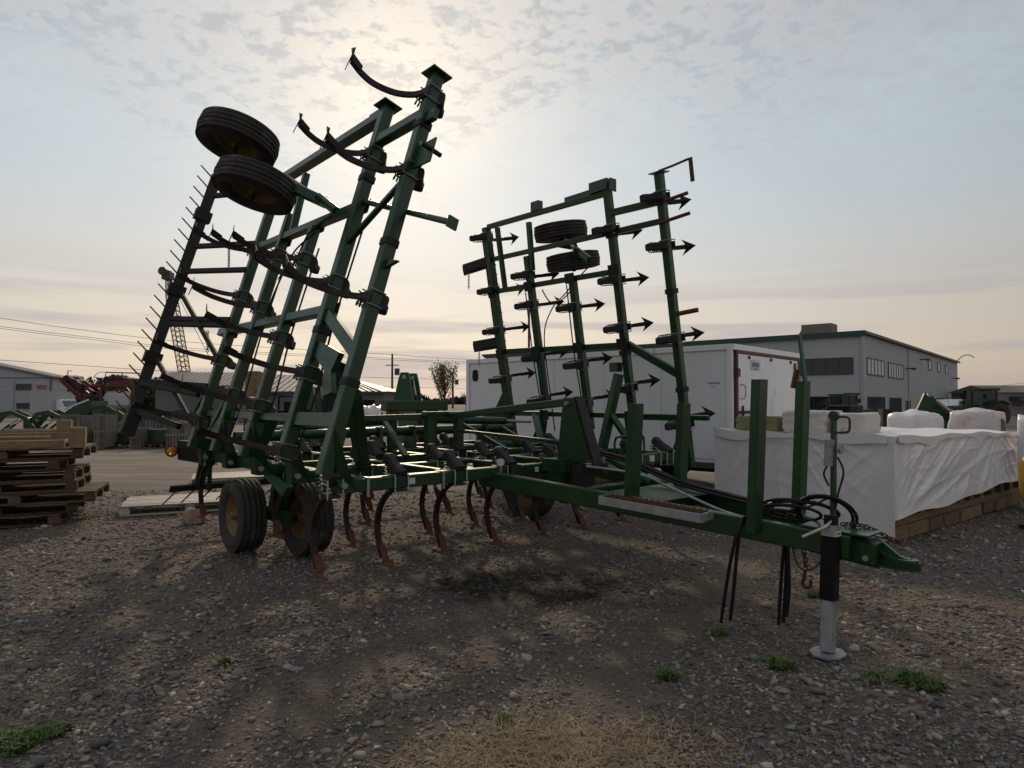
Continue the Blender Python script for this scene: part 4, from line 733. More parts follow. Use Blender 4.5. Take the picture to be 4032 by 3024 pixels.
# loose overlap strip along the top edges
def flap(b):
    b.grid(lambda a, c: Vector((0.05 + a * 4.8, -0.062 - 0.012 * math.sin(a * 31), topz(0.05 + a * 4.8, 0) + 0.008 - c * (0.045 + 0.05 * max(0, math.sin(a * 7.0 + 0.6)) + 0.015 * math.sin(a * 40)))), 120, 3)
    b.grid(lambda a, c: Vector((-0.062 - 0.010 * math.sin(a * 23), 0.02 + a * 2.25, topz(0, a * 2.25) + 0.008 - c * (0.09 + 0.03 * math.sin(a * 9)))), 70, 3)
sub('sheet_flap', 'wrap', flap, ws)
sk = thing('timber_skid', 'brown timber skid of stacked blocks under the white wrapped stack', 'skid', SK, SA)
def st_(): return tuple(1.75 * q for q in rt())
x = 0.02; i = 0
while x < 4.85:
    l = random.uniform(0.34, 0.62); l = min(l, 4.88 - x)
    o = sub('block', 'wood', lambda b: b.beam((0, 0, 0), (l - 0.02, 0, 0), 0.16, 0.155, ch=0.006), sk, tint=st_()); o.location = (x, 0.10 + random.uniform(-0.02, 0.015), 0.079); x += l + random.choice((0.0, 0.0, 0.07)); i += 1
for y in (0.10, 0.75, 1.4, 2.1):
    o = sub('runner', 'wood', lambda b: b.beam((0.03, 0, 0), (4.88, 0, 0), 0.11, 0.09, ch=0.005), sk, tint=st_()); o.location = (0, y, 0.205 if y < 0.2 else 0.205)
for k in range(12):
    o = sub('cross_block', 'wood', lambda b: b.beam((0, 0.0, 0), (0, 2.2, 0), 0.16, 0.13, ch=0.005), sk, tint=st_()); o.location = (0.12 + k * 0.42 + random.uniform(-0.04, 0.04), 0.03, 0.316)
for y in (0.75, 1.4, 2.1):
    for k in range(7): o = sub('block', 'wood', lambda b: b.beam((0, 0, 0), (0.3, 0, 0), 0.14, 0.155, ch=0.006), sk, tint=st_()); o.location = (0.05 + k * 0.72, y, 0.079)
def bag(name, sz, m, loc, rz, label, cat, seed=1, lump=0.018, parent=None, rnd=0.02):
    bm = bmesh.new(); bmesh.ops.create_cube(bm, size=1.0); bmesh.ops.subdivide_edges(bm, edges=bm.edges[:], cuts=11, use_grid_fill=True); r = random.Random(seed); ph = [r.uniform(0, 6) for _ in range(8)]
    for v in bm.verts:
        p = v.co.copy(); p = p.lerp(p.normalized() * 0.62, rnd); q = max(abs(p.x), abs(p.y)) * 2; s = 1 - 0.06 * (abs(p.x * 2) ** 6 * abs(p.y * 2) ** 6) - 0.05 * (abs(p.z * 2) ** 8) * q ** 4
        w = lump * (math.sin(p.x * 9 + p.z * 14 + ph[0]) * math.sin(p.y * 8 + ph[1]) + 0.7 * math.sin(p.z * 22 + p.x * 11 + p.y * 9 + ph[2]) + 0.5 * math.sin(p.x * 27 - p.z * 19 + ph[3]))
        f = 1 if p.z > -0.45 else 0.2; v.co = Vector((p.x * sz[0] * s * (1 + w * f), p.y * sz[1] * s * (1 + w * f), (p.z + 0.5) * sz[2] * (1 + w * 0.7 * f)))
    me = bpy.data.meshes.new(name); bm.to_mesh(me); bm.free(); [setattr(f, 'use_smooth', True) for f in me.polygons]; me.materials.append(MATS[m])
    o = bpy.data.objects.new(name, me); COL.objects.link(o); o.location = loc; o.rotation_euler = (0, 0, rz); o.parent = parent; return tag(o, label, cat) if label else o
def skp(x, y, z): return (SK[0] + x * math.cos(SA) - y * math.sin(SA), SK[1] + x * math.sin(SA) + y * math.cos(SA), z)
bag('wrapped_bundle', (0.50, 0.60, 0.29), 'wrap_dirty', skp(0.42, 1.12, 1.19), SA, 'taller grey wrapped bundle on the white stack, left of the raised hose bar', 'bundle', 3)
bag('wrapped_bundle', (0.46, 0.40, 0.26), 'wrap_dirty', skp(0.40, 0.58, 1.19), SA + 0.08, 'squat white wrapped bundle nearest the corner of the white stack', 'bundle', 4)
bag('wrapped_bundle', (0.45, 0.62, 0.205), 'wrap_olive', skp(0.40, 1.80, 1.19), SA, 'low olive bundle on the white stack between the two tongue posts', 'bundle', 5, 0.02)
bag('dark_bag', (0.45, 0.30, 0.10), 'black', skp(0.95, 0.95, 1.445), SA, 'flat black bag lying on top of the wrapped bundles', 'bag', 6)
bag('wrapped_bundle', (0.5, 0.7, 0.27), 'wrap_dirty', skp(0.98, 0.95, 1.18), SA, 'wrapped bundle behind the others that carries the flat black bag', 'bundle', 8)
# ---- enclosed trailer
TA = math.atan2(2.138, 1.955)
tr = thing('enclosed_trailer', 'white enclosed cargo trailer with maroon framed rear door', 'trailer', (3.449, 10.308, 0), TA)
TW, TL, T0z, T1z = 2.90, 6.0, 0.62, 2.50
sub('body', 'white_paint', lambda b: b.box((TW / 2, TL / 2, (T0z + T1z) / 2 - 0.02), (TW - 0.03, TL - 0.03, T1z - T0z - 0.04)), tr)
for k in range(5):
    y0 = 0.10 + k * 1.16
    o = sub('side_panel', 'white_paint', lambda b: b.box((0, 0, 0), (0.012, 1.152, T1z - T0z - 0.16), None), tr); o.location = (0.008, y0 + 0.576, (T0z + T1z) / 2 - 0.02)
    sub('rivet_strip', 'white_paint', lambda b: [b.lathe([(0.009, 0), (0.005, 0.005), (0.0005, 0.006)], (0.002, y0, T0z + 0.15 + q * 0.13), (-1, 0, 0), 6) for q in range(13)], tr)
sub('roof_rail', 'white_door', lambda b: b.beam((0.0, 0, T1z - 0.045), (0.0, TL, T1z - 0.045), 0.05, 0.09).beam((0, 0.0, T1z - 0.045), (TW, 0.0, T1z - 0.045), 0.05, 0.092), tr)
for y_ in (0.045, TL - 0.04): sub('corner_post', 'white_door', lambda b: b.beam((0.0, y_, T0z), (0.0, y_, T1z - 0.09), 0.05, 0.09, (0, 1, 0)), tr)
sub('lower_rail', 'frame_dark', lambda b: b.beam((0.02, 0, T0z - 0.05), (0.02, TL, T0z - 0.05), 0.06, 0.10).beam((0, 0.02, T0z - 0.06), (TW, 0.02, T0z - 0.06), 0.06, 0.12), tr)
sub('floor_frame', 'black', lambda b: b.box((TW / 2, TL / 2, T0z - 0.1), (TW - 0.2, TL - 0.2, 0.12)), tr)
for x in (0.16, TW - 0.16):
    for y in (2.5, 3.4):
        w_ = bpy.data.objects.new('wheel', None); COL.objects.link(w_); w_.parent = tr; w_.matrix_local = Matrix.Translation((x, y, 0.345)) @ Matrix.Scale(0.90, 4); inst('tyre', WM[0], w_); inst('rim', WM[1], w_)
sub('door_frame', 'maroon', lambda b: b.beam((0.10, -0.012, T0z), (0.10, -0.012, 2.395), 0.07, 0.05, (0, 1, 0)).beam((2.82, -0.012, T0z), (2.82, -0.012, 2.395), 0.05, 0.05, (0, 1, 0)).beam((0.065, -0.012, 2.385), (2.845, -0.012, 2.385), 0.048, 0.055), tr)
dr = sub('rear_door', 'white_door', lambda b: b.box((1.46, -0.012, 1.50), (2.62, 0.03, 1.70)), tr)
sub('handle', 'galv', lambda b: b.tube(bez([(0.22, -0.03, 1.86), (0.25, -0.09, 1.84), (0.25, -0.09, 1.66), (0.22, -0.03, 1.64)], 4), 0.010, 6), dr)
sub('latch', 'dark_steel', lambda b: b.beam((0.14, -0.05, 1.425), (0.62, -0.05, 1.425), 0.02, 0.045).beam((0.26, -0.05, 1.33), (0.26, -0.05, 1.53), 0.02, 0.03, (0, 1, 0)), dr)
pt = sub('plate', 'plate', lambda b: b.box((0.80, -0.032, 2.19), (0.36, 0.008, 0.17)), dr)
sub('plate_print', 'text_dark', lambda b: [b.box((0.68 + q * 0.05, -0.0375, 2.20), (0.028 if q % 2 else 0.034, 0.003, 0.075)) for q in range(6)] + [b.box((0.80, -0.0375, 2.13), (0.20, 0.003, 0.018))], dr)
for x in (0.55, 1.47, 2.40): sub('marker_lamp', 'maroon', lambda b: b.lathe([(0.03, 0), (0.028, 0.02), (0.001, 0.03)], (x, -0.027, 2.31), (0, -1, 0), 12), dr)
sub('oval_lamp', 'maroon', lambda b: b.prism([(2.62 + 0.055 * math.cos(a), -0.035, 2.21 + 0.095 * math.sin(a)) for a in [q * math.pi / 8 for q in range(16)]], (0, 0.02, 0)), dr)
for z in (0.95, 2.05): sub('hinge', 'maroon', lambda b: b.box((0.08, -0.05, z), (0.10, 0.04, 0.13)), tr)
sub('side_window', 'black', lambda b: b.prism([(-0.004, 5.74 + 0.085 * math.copysign(abs(math.cos(a)) ** 0.6, math.cos(a)), 2.15 + 0.125 * math.copysign(abs(math.sin(a)) ** 0.6, math.sin(a))) for a in [q * math.pi / 10 for q in range(20)]], (0.012, 0, 0)), tr)
sub('side_print', 'purple_text', lambda b: [b.box((-0.0005, 0.22 + q * 0.021, 1.89), (0.003, 0.014, 0.022)) for q in range(10)] + [b.box((-0.0005, 0.30 + q * 0.02, 1.83), (0.003, 0.011, 0.010)) for q in range(4)], tr)
sub('roof_vent', 'white_door', lambda b: b.box((1.0, 0.9, T1z + 0.035), (0.45, 0.45, 0.07)), tr)
# ---- two storey dealership building
BA = math.atan2(39.34, 33.87)
bd = thing('dealership_building', 'two storey grey ribbed metal building with dark green roof edge', 'building', (27.197, 51.241, 0), BA)
def ribs(b, length, h, along, fixed, sp=0.32, dp=0.035):
    prof = []; x = 0.0
    while x < length: prof += [(x, 0), (x + sp * 0.55, 0), (x + sp * 0.65, dp), (x + sp * 0.90, dp)]; x += sp
    prof.append((length, 0)); vs = []
    for z in (0.0, h):
        for t, d in prof: vs.append((t, fixed - d, z) if along == 'x' else (fixed - d, t, z))
    k = len(prof); b.add(vs, [(i, i + 1, k + i + 1, k + i) for i in range(k - 1)])
def wall_core(b): b.box((26, 20, 3.45), (51.9, 39.9, 6.9))
sub('wall', 'siding', wall_core, bd); sub('wall', 'siding', lambda b: ribs(b, 52, 6.85, 'x', -0.02), bd); sub('wall', 'siding', lambda b: ribs(b, 40, 6.85, 'y', -0.02), bd)
sub('corner_trim', 'siding_white', lambda b: b.beam((-0.04, -0.04, 0), (-0.04, -0.04, 6.9), 0.24, 0.24, (0, 1, 0)), bd)
rf = sub('roof', 'roof_green', lambda b: b.box((26, 20, 6.98), (52.6, 40.6, 0.22)), bd)
sub('fascia', 'roof_green', lambda b: b.beam((-0.32, -0.3, 6.84), (-0.32, 40, 6.84), 0.06, 0.34), rf); sub('gutter', 'frame_dark', lambda b: b.beam((-0.3, -0.33, 6.90), (52.3, -0.33, 6.90), 0.14, 0.16), rf)
sub('roof_unit', 'tan_box', lambda b: b.box((3.2, 4.0, 7.6), (1.8, 2.4, 1.05)).prism([(2.6, 5.55, 7.1), (2.6, 5.2, 7.1), (2.6, 5.2, 7.7)], (0.6, 0, 0)), rf)
sub('downspout', 'siding_white', lambda b: b.beam((17.6, -0.12, 0), (17.6, -0.12, 6.85), 0.12, 0.10, (0, 1, 0)), bd)
def window(t, wall, s0, s1, z0, z1, n, m='glass_dark', fm='frame_dark'):
    def P(s, z, d): return (s, -0.09 - d, z) if wall == 'x' else (-0.09 - d, s, z)
    w = sub('window', fm, lambda b: [b.beam(P(s0, z0, 0), P(s1, z0, 0), 0.08, 0.08), b.beam(P(s0, z1, 0), P(s1, z1, 0), 0.08, 0.08)] + [b.beam(P(s0 + (s1 - s0) * i / n, z0, 0), P(s0 + (s1 - s0) * i / n, z1, 0), 0.07, 0.07, (0.3, 1, 0)) for i in range(n + 1)], t)
    for i in range(n):
        a, c = s0 + (s1 - s0) * i / n, s0 + (s1 - s0) * (i + 1) / n
        sub('pane', m, lambda b: b.add([P(a, z0, -0.01), P(c, z0, -0.01), P(c, z1, -0.01), P(a, z1, -0.01)], [(0, 1, 2, 3)]), w)
window(bd, 'y', 0.64, 4.75, 3.75, 5.02, 4); window(bd, 'y', 5.6, 9.6, 3.75, 5.02, 4); window(bd, 'y', 0.5, 4.3, 0.1, 1.95, 4)
window(bd, 'x', 1.25, 7.15, 3.75, 5.05, 5, 'blind'); window(bd, 'x', 8.85, 15.15, 3.72, 5.0, 6, 'blind')
for a in (29.0, 35.2, 41.2): window(bd, 'x', a, a + 1.9, 5.15, 6.13, 1, 'blind')
window(bd, 'x', 1.3, 7.2, 0.65, 1.95, 1); window(bd, 'x', 9.2, 14.0, 0.6, 1.9, 1); window(bd, 'x', 33.8, 39.5, 0.0, 1.92, 1); window(bd, 'x', 16.2, 18.6, 0.1, 1.7, 1, 'glass_dark', 'siding_white')
for (s, z) in ((16.4, 4.75), (24.0, 6.0), (46.0, 4.6)): sub('wall_lamp', 'frame_dark', lambda b: b.beam((s, -0.1, z), (s, -0.7, z), 0.12, 0.12).box((s, -0.8, z - 0.05), (0.5, 0.35, 0.2)), bd)
sub('wall_lamp', 'siding_white', lambda b: b.tube(bez([(50, -0.2, 6.9), (50, -0.8, 7.6), (50, -1.6, 7.8), (50, -2.2, 7.4)], 4), 0.07, 6), bd)
# ---- workshop 101
Y = 70.0; wsX = GX(203, Y)
wk = thing('workshop_building', 'pale metal workshop with red number 101 at far left', 'building', (wsX, Y, 0), 0)
def gab(b):
    b.prism([(0, 1.2, 0), (0, 1.2, 4.1), (-14, 1.2, 6.9), (-28, 1.2, 4.1), (-28, 1.2, 0)], (0, 2.4, 0))
sub('wall', 'siding_white', gab, wk); sub('wall', 'siding_white', lambda b: ribs(b, 28, 4.05, 'x', -0.01, 0.5, 0.03), wk).location = (-28, 0, 0)
sub('roof', 'siding_dark', lambda b: b.prism([(0.4, 1.2, 4.02), (0.4, 1.2, 4.24), (-14, 1.2, 7.15), (-28.4, 1.2, 4.24), (-28.4, 1.2, 4.02), (-14, 1.2, 6.93)], (0, 2.9, 0)), wk)
def wx(px): return GX(px, Y) - wsX
window(wk, 'x', wx(66), wx(123), GZ(1534, Y), GZ(1513, Y), 2); window(wk, 'x', wx(70), wx(120), GZ(1607, Y), GZ(1588, Y), 2); window(wk, 'x', wx(136), wx(183), 0.05, GZ(1588, Y), 2, 'glass_dark', 'siding_white')
sub('garage_door', 'siding_white', lambda b: [b.box((wx(10), -0.06, 0.4 + 0.62 * q), (wx(56) - wx(-36), 0.06, 0.6)) for q in range(6)], wk)
sub('trim', 'siding_dark', lambda b: b.box((wx(100), -0.05, GZ(1488, Y)), (9.5, 0.05, 0.10)).beam((-0.05, -0.06, 0), (-0.05, -0.06, 4.05), 0.25, 0.1, (0, 1, 0)), wk)
def digit(b, px0, px1, py0, py1, ch):
    x0, x1, z0, z1 = wx(px0), wx(px1), GZ(py1, Y), GZ(py0, Y); w = (x1 - x0) * 0.28
    if ch == '1': b.box(((x0 + x1) / 2 + w * 0.4, -0.08, (z0 + z1) / 2), (w * 1.3, 0.06, z1 - z0)); b.box(((x0 + x1) / 2 - w * 0.5, -0.08, z1 - w * 0.7), (w * 1.2, 0.06, w * 0.9))
    else:
        for x in (x0 + w / 2, x1 - w / 2): b.box((x, -0.08, (z0 + z1) / 2), (w, 0.06, z1 - z0))
        for z in (z0 + w / 2, z1 - w / 2): b.box(((x0 + x1) / 2, -0.083, z), (x1 - x0 - w, 0.055, w))
for a, c, ch in ((145, 156, '1'), (159, 171, '0'), (173, 184, '1')): sub('numeral', 'sign_red', lambda b: digit(b, a, c, 1516, 1531, ch), wk)
for px in (138, 192): sub('wall_lamp', 'frame_dark', lambda b: b.box((wx(px), -0.2, GZ(1566, Y)), (0.35, 0.4, 0.22)), wk)
# ---- low barns
def barn(name, px0, px1, Y, eave, ridge, dep, label, hip=0.0, rz=0.0, door=None):
    x0, x1 = GX(px0, Y), GX(px1, Y); t = thing(name, label, 'building', (x0, Y, 0), rz); Lx = x1 - x0; o = 0.4
    sub('wall', 'siding_dark', lambda b: b.box((Lx / 2, dep / 2, eave / 2), (Lx, dep, eave)), t)
    if not hip: sub('gable', 'siding_dark', lambda b: b.prism([(0.0, 0, eave - 0.05), (0.0, dep, eave - 0.05), (0.0, dep / 2, ridge - 0.15)], (0.1, 0, 0)), t)
    A_, B_ = Vector((-o, -o, eave)), Vector((Lx + o, -o, eave)); C_, D_ = Vector((Lx + o, dep + o, eave)), Vector((-o, dep + o, eave)); E_, F_ = Vector((hip * 0.3 - o, dep / 2, ridge)), Vector((Lx + o - hip, dep / 2, ridge))
    r = sub('roof', 'roof_metal', lambda b: b.add([A_, B_, C_, D_, E_, F_], [(0, 1, 5, 4), (2, 3, 4, 5), (1, 2, 5), (3, 0, 4), (0, 3, 2, 1)]), t)
    sub('roof_rib', 'roof_metal', lambda b: [b.beam(A_.lerp(B_, q / 24) + Vector((0, 0, 0.03)), Vector((max(E_.x, min(F_.x, A_.lerp(B_, q / 24).x)), dep / 2, ridge + 0.03)), 0.06, 0.05) for q in range(1, 24)], r)
    sub('eave_trim', 'frame_dark', lambda b: b.beam(A_ + Vector((0, -0.03, -0.08)), B_ + Vector((0, -0.03, -0.08)), 0.06, 0.16), r)
    if door: sub('door_opening', 'black', lambda b: b.box(((door[0] - px0) / (px1 - px0) * Lx / 1 + (door[1] - door[0]) / 2600 * Y / 2, -0.02, door[2] / 2), ((door[1] - door[0]) / 2600 * Y, 0.1, door[2])), t)
    return t
barn('gabled_barn', 612, 960, 56, 2.95, 4.25, 8.0, 'grey barn with pale gabled metal roof behind the left wing', 0.0, R(8))
barn('hipped_barn', 935, 1510, 50, 2.35, 3.75, 9.0, 'long low grey barn with pale hipped roof at centre left', 5.0, 0.0, (1400, 1475, 1.7))
# ---- lattice crane boom
cr = thing('crane_boom', 'tan lattice crane boom rising behind the left wing', 'crane', (GX(735, 62), 62, 0), 0)
c0, c1 = Vector((0, 0, 3.0)), Vector((GX(655, 62) - GX(735, 62), 0, GZ(1085, 62)))
mat('boom', (0.30, 0.23, 0.15), (0.25, 0.19, 0.13), 0.6)
def cc(t, i): w = 0.62 * min(1, t * 6 + 0.45, (1 - t) * 3 + 0.35); return c0.lerp(c1, t) + Vector(((1, -1, -1, 1)[i] * w / 1.0 * 0.62, (1, 1, -1, -1)[i] * w * 0.6, 0))
for i in range(4): sub('chord', 'boom', lambda b: b.tube([cc(t / 12, i) for t in range(13)], 0.055, 6), cr)
for i in range(4): sub('lacing', 'boom', lambda b: [b.tube([cc(q / 22, i), cc((q + 1) / 22, (i + 1) % 4)], 0.028, 4).tube([cc(q / 22, i), cc(q / 22, (i + 1) % 4)], 0.028, 4) for q in range(22)], cr)
sub('boom_head', 'frame_dark', lambda b: b.box(c1, (0.8, 0.8, 0.7)).cyl(c1 + Vector((-0.3, -0.5, 0.4)), c1 + Vector((-0.3, 0.5, 0.4)), 0.4, 14), cr)
sub('base', 'boom', lambda b: b.box((0, 0, 1.5), (2.5, 3.0, 3.0)), cr); sub('pendant', 'wire', lambda b: b.tube([c1, c1.lerp(Vector((3.0, 0, 4)), 1.0)], 0.025, 4), cr)
# ---- utility poles and power lines
def pole(px, Y, top, label, cans=(), arm=True):
    t = thing('utility_pole', label, 'pole', (GX(px, Y), Y, 0), 0, 'utility poles'); h = GZ(top, Y)
    sub('shaft', 'pole_wood', lambda b: b.cyl((0, 0, 0), (0, 0, h), 0.16 * Y / 100 + 0.04, 10, 0.11 * Y / 100 + 0.03), t)
    if arm: sub('crossarm', 'pole_wood', lambda b: b.beam((-1.1, 0, h - 1.9), (1.1, 0, h - 1.9), 0.15, 0.15), t)
    for (dx, py) in cans: sub('transformer', 'frame_dark', lambda b: b.cyl((dx, -0.2, GZ(py, Y) - 0.55), (dx, -0.2, GZ(py, Y) + 0.55), 0.42, 12), t)
pole(1544, 110, 1393, 'tall wooden utility pole with transformer left of the small tree', ((0.85, 1464),)); pole(1783, 150, 1466, 'distant utility pole half hidden by the small tree', ((0.9, 1505),)); pole(2083, 55, 1215, 'bare wooden pole rising behind the right wing', (), False)
def wire(pts, label):
    P = [Vector((GX(px, Y), Y, GZ(py, Y))) for px, py, Y in pts]; b = MB(); b.tube(bez(P, 8), 0.034, 5); o = b.build('power_line', 'wire'); tag(o, label, 'power line', 'power lines')
W_ = [(('topmost power line over the workshop roof'), [(-80, 1240, 95), (300, 1296, 100), (760, 1348, 106), (1544, 1396, 110), (1783, 1412, 140), (2100, 1425, 170)]),
      (('upper line of the close pair left of the harrow'), [(-80, 1275, 95), (300, 1322, 100), (760, 1372, 106), (1544, 1411, 110), (1800, 1424, 140), (2100, 1432, 170)]),
      (('lower line of the close pair left of the harrow'), [(-80, 1283, 95), (300, 1330, 100), (760, 1380, 106), (1544, 1417, 110), (1800, 1430, 140), (2100, 1438, 170)]),
      (('single low power line just above the red machinery'), [(-80, 1412, 95), (300, 1438, 100), (760, 1466, 106), (1544, 1488, 110), (1783, 1494, 150), (2100, 1498, 180)]),
      (('lowest power line behind the green mast'), [(760, 1512, 106), (1544, 1523, 110), (1783, 1530, 150), (2100, 1537, 180)])]
for lab, pts in W_: wire(pts, lab)
wire([(3700, 1536, 160), (3850, 1528, 150), (4100, 1500, 140)], 'upper power line at the far right edge'); wire([(3700, 1545, 160), (3850, 1541, 150), (4100, 1528, 140)], 'lower power line at the far right edge')
# ---- small leafy tree, far trees
def leaves(n, fn, size, seed, m, name, parent=None, tintr=(0.6, 1.4)):
    r = np.random.default_rng(seed); V, F, C = [], [], []
    for _ in range(n):
        p = fn(r); a = r.normal(size=3); a /= np.linalg.norm(a); b = np.cross(a, r.normal(size=3)); b /= np.linalg.norm(b); s = size * (0.5 + r.random()); k = len(V); p = np.array(p)
        V += [tuple(p - a * s), tuple(p + b * s * 0.5), tuple(p + a * s), tuple(p - b * s * 0.5)]; F.append((k, k + 1, k + 2, k + 3)); t = tintr[0] + (tintr[1] - tintr[0]) * r.random(); C += [(t, t, t * 0.9, 1)] * 4
    me = bpy.data.meshes.new(name); me.from_pydata(V, [], F); me.materials.append(MATS[m]); at = me.attributes.new('tint', 'FLOAT_COLOR', 'POINT'); at.data.foreach_set('color', np.array(C, dtype=np.float32).ravel())
    o = bpy.data.objects.new(name, me); COL.objects.link(o); o.parent = parent; return o
def small_tree(px, Y, top, w, label, seed, n=2600):
    t = thing('leafy_tree', label, 'tree', (GX(px, Y), Y, 0)); h = GZ(top, Y); r = np.random.default_rng(seed); tips = []
    def br(b):
        b.tube([(0, 0, 0), (0.03, 0, h * 0.5), (0, 0.02, h * 0.97)], [0.13, 0.08, 0.012], 7)
        for k in range(46):
            z = h * (0.16 + 0.68 * r.random()); a = r.random() * 6.283; l = w * 0.62 * (1.05 - z / h) * (0.6 + 0.6 * r.random()) + 0.15; e = Vector((math.cos(a) * l * 0.85, math.sin(a) * l * 0.85, z + l * 1.9)); tips.append((Vector((0, 0, z)), e))
            b.tube([(0, 0, z), Vector((0, 0, z)).lerp(e, 0.55) - Vector((0, 0, 0.08)), e], [0.04, 0.022, 0.006], 5)
    sub('trunk', 'bark', br, t)
    def f(r):
        a, e = tips[int(r.random() * len(tips))]; q = 0.25 + 0.78 * r.random() ** 0.8; p = a.lerp(e, q); return (p.x + r.normal(0, 0.09), p.y + r.normal(0, 0.09), p.z + r.normal(0, 0.11))
    leaves(n, f, 0.075, seed, 'leaf', 'crown', t)
small_tree(1750, 58, 1437, 2.9, 'small upright pale green tree beside the distant utility pole', 4)
small_tree(1462, 62, 1545, 1.6, 'low pale shrub at the right end of the hipped barn', 12, 700)
def hedge(name, px0, px1, Y, ptop, n, label, seed, size):
    def f(r):
        t = r.random(); px = px0 + (px1 - px0) * t; top = GZ(ptop, Y) * (0.72 + 0.20 * math.sin(t * 37 + 1.3 * math.sin(t * 91)) + 0.16 * math.sin(t * 173)); return (GX(px, Y), Y + r.random() * 8, max(0.1, top * r.random() ** 0.6))
    o = leaves(n, f, size, seed, 'treeline', name); tag(o, label, 'trees', kind='stuff')
mat('treeline', (0.030, 0.036, 0.022), (0.05, 0.048, 0.03), 0.9, scale=0.3, attr='tint')
hedge('tree_mass', 150, 640, 88, 1492, 5200, 'dark mass of trees behind the red machinery', 21, 0.45); hedge('far_woods', -200, 4300, 330, 1556, 9000, 'far low woods along the horizon', 22, 1.5)
for k, px in enumerate((1500, 1610, 1880, 1835)): small_tree(px, 120, 1548 + (k * 7) % 14, 2.4, ('bare far tree right of the utility pole', 'bare far tree behind the green mast', 'bare far tree touching the trailer nose', 'bare far tree right of the leafy tree')[k], 60 + k, 160)
# ================================================================ machines in the yard
def mini_wheel(t, c, r, w, rimm='rim_yellow', ax=(1, 0, 0)):
    e = bpy.data.objects.new('wheel', None); COL.objects.link(e); e.parent = t; e.location = c; e.empty_display_size = 0.1
    hw = w / 2; b = MB().lathe([(r * 0.52, -hw * 0.8), (r * 0.8, -hw), (r * 0.97, -hw * 0.75), (r, 0), (r * 0.97, hw * 0.75), (r * 0.8, hw), (r * 0.52, hw * 0.8)], (0, 0, 0), ax, 24)
    a = Vector(ax); o1 = a.orthogonal().normalized(); o2 = a.cross(o1)
    for k in range(18):
        for s in (-1, 1):
            q = (k + 0.25 * s) * 2 * math.pi / 18; d = o1 * math.cos(q) + o2 * math.sin(q); b.beam(d * r * 0.985, d * r * 0.94 + a * s * hw * 0.9, 0.05 * r, 0.06 * r, d)
    b.build('tyre', 'tyre', e); MB().lathe([(r * 0.54, -hw * 0.8), (r * 0.42, -hw * 0.2), (r * 0.16, -hw * 0.3), (0.001, -hw * 0.45)], (0, 0, 0), ax, 20).lathe([(r * 0.54, hw * 0.8), (r * 0.42, hw * 0.2), (0.001, hw * 0.3)], (0, 0, 0), ax, 20).build('rim', rimm, e)
def tractor(name, loc, rz, label, body='green_far', rimm='rim_yellow', sc=1.0):
    t = thing(name, label, 'tractor', loc, rz); t.scale = (sc, sc, sc)        # faces +y
    sub('hood', body, lambda b: b.beam((0, 0.4, 1.25), (0, 2.3, 1.15), 0.85, 0.75, ch=0.12).beam((0, 2.3, 1.1), (0, 2.42, 1.05), 0.75, 0.62, ch=0.1), t); sub('chassis', 'dark_steel', lambda b: b.beam((0, -1.0, 0.8), (0, 2.2, 0.72), 0.55, 0.5), t)
    cb = sub('cab', 'frame_dark', lambda b: [b.beam((x, y, 1.25), (x * 0.92, y * 0.96, 2.65), 0.08, 0.08, (0, 1, 0)) for x in (-0.8, 0.8) for y in (-0.9, 0.45)] + [b.box((0, -0.22, 1.3), (1.6, 1.4, 0.35))], t)
    sub('roof', body, lambda b: b.beam((0, -1.05, 2.74), (0, 0.62, 2.74), 1.75, 0.2, ch=0.07), cb)
    sub('glass', 'glass_dark', lambda b: b.box((0, -0.22, 2.05), (1.44, 1.22, 1.14)), cb)
    for x in (-0.92, 0.92):
        mini_wheel(t, (x, -0.75, 0.9), 0.9, 0.5, rimm); mini_wheel(t, (x * 0.9, 1.75, 0.62), 0.62, 0.38, rimm); sub('fender', body, lambda b: b.sweep([(x, -0.75 + 1.02 * math.cos(a), 0.9 + 1.02 * math.sin(a)) for a in [0.3 + q * 0.3 for q in range(8)]], [(-0.28, -0.02), (0.28, -0.02), (0.28, 0.02), (-0.28, 0.02)], (1, 0, 0), False), t)
        sub('lamp', 'sticker', lambda b: b.box((x * 0.3, 2.43, 1.18), (0.18, 0.04, 0.1)), t); sub('mirror', 'black', lambda b: b.box((x * 1.12, 0.4, 2.2), (0.22, 0.06, 0.34)).beam((x * 0.9, 0.42, 2.3), (x * 1.1, 0.42, 2.3), 0.03, 0.03), t)
    sub('exhaust', 'dark_steel', lambda b: b.cyl((0.5, 0.75, 1.5), (0.5, 0.75, 2.6), 0.06, 10), t); return t
tractor('tractor', (GX(3850, 42), 42, 0), R(98), 'dark green tractor with red wheels at the far right', 'green_far', 'red', 0.86)
tractor('tractor', (GX(3330, 40), 40, 0), R(200), 'green tractor with pale cab roof parked before the dealership corner', 'green_far', 'rim_yellow', 0.74)
tractor('tractor', (GX(3215, 44), 44, 0), R(170), 'dark tractor behind the tongue posts, before the dealership wall', 'black', 'rim_yellow', 0.66)
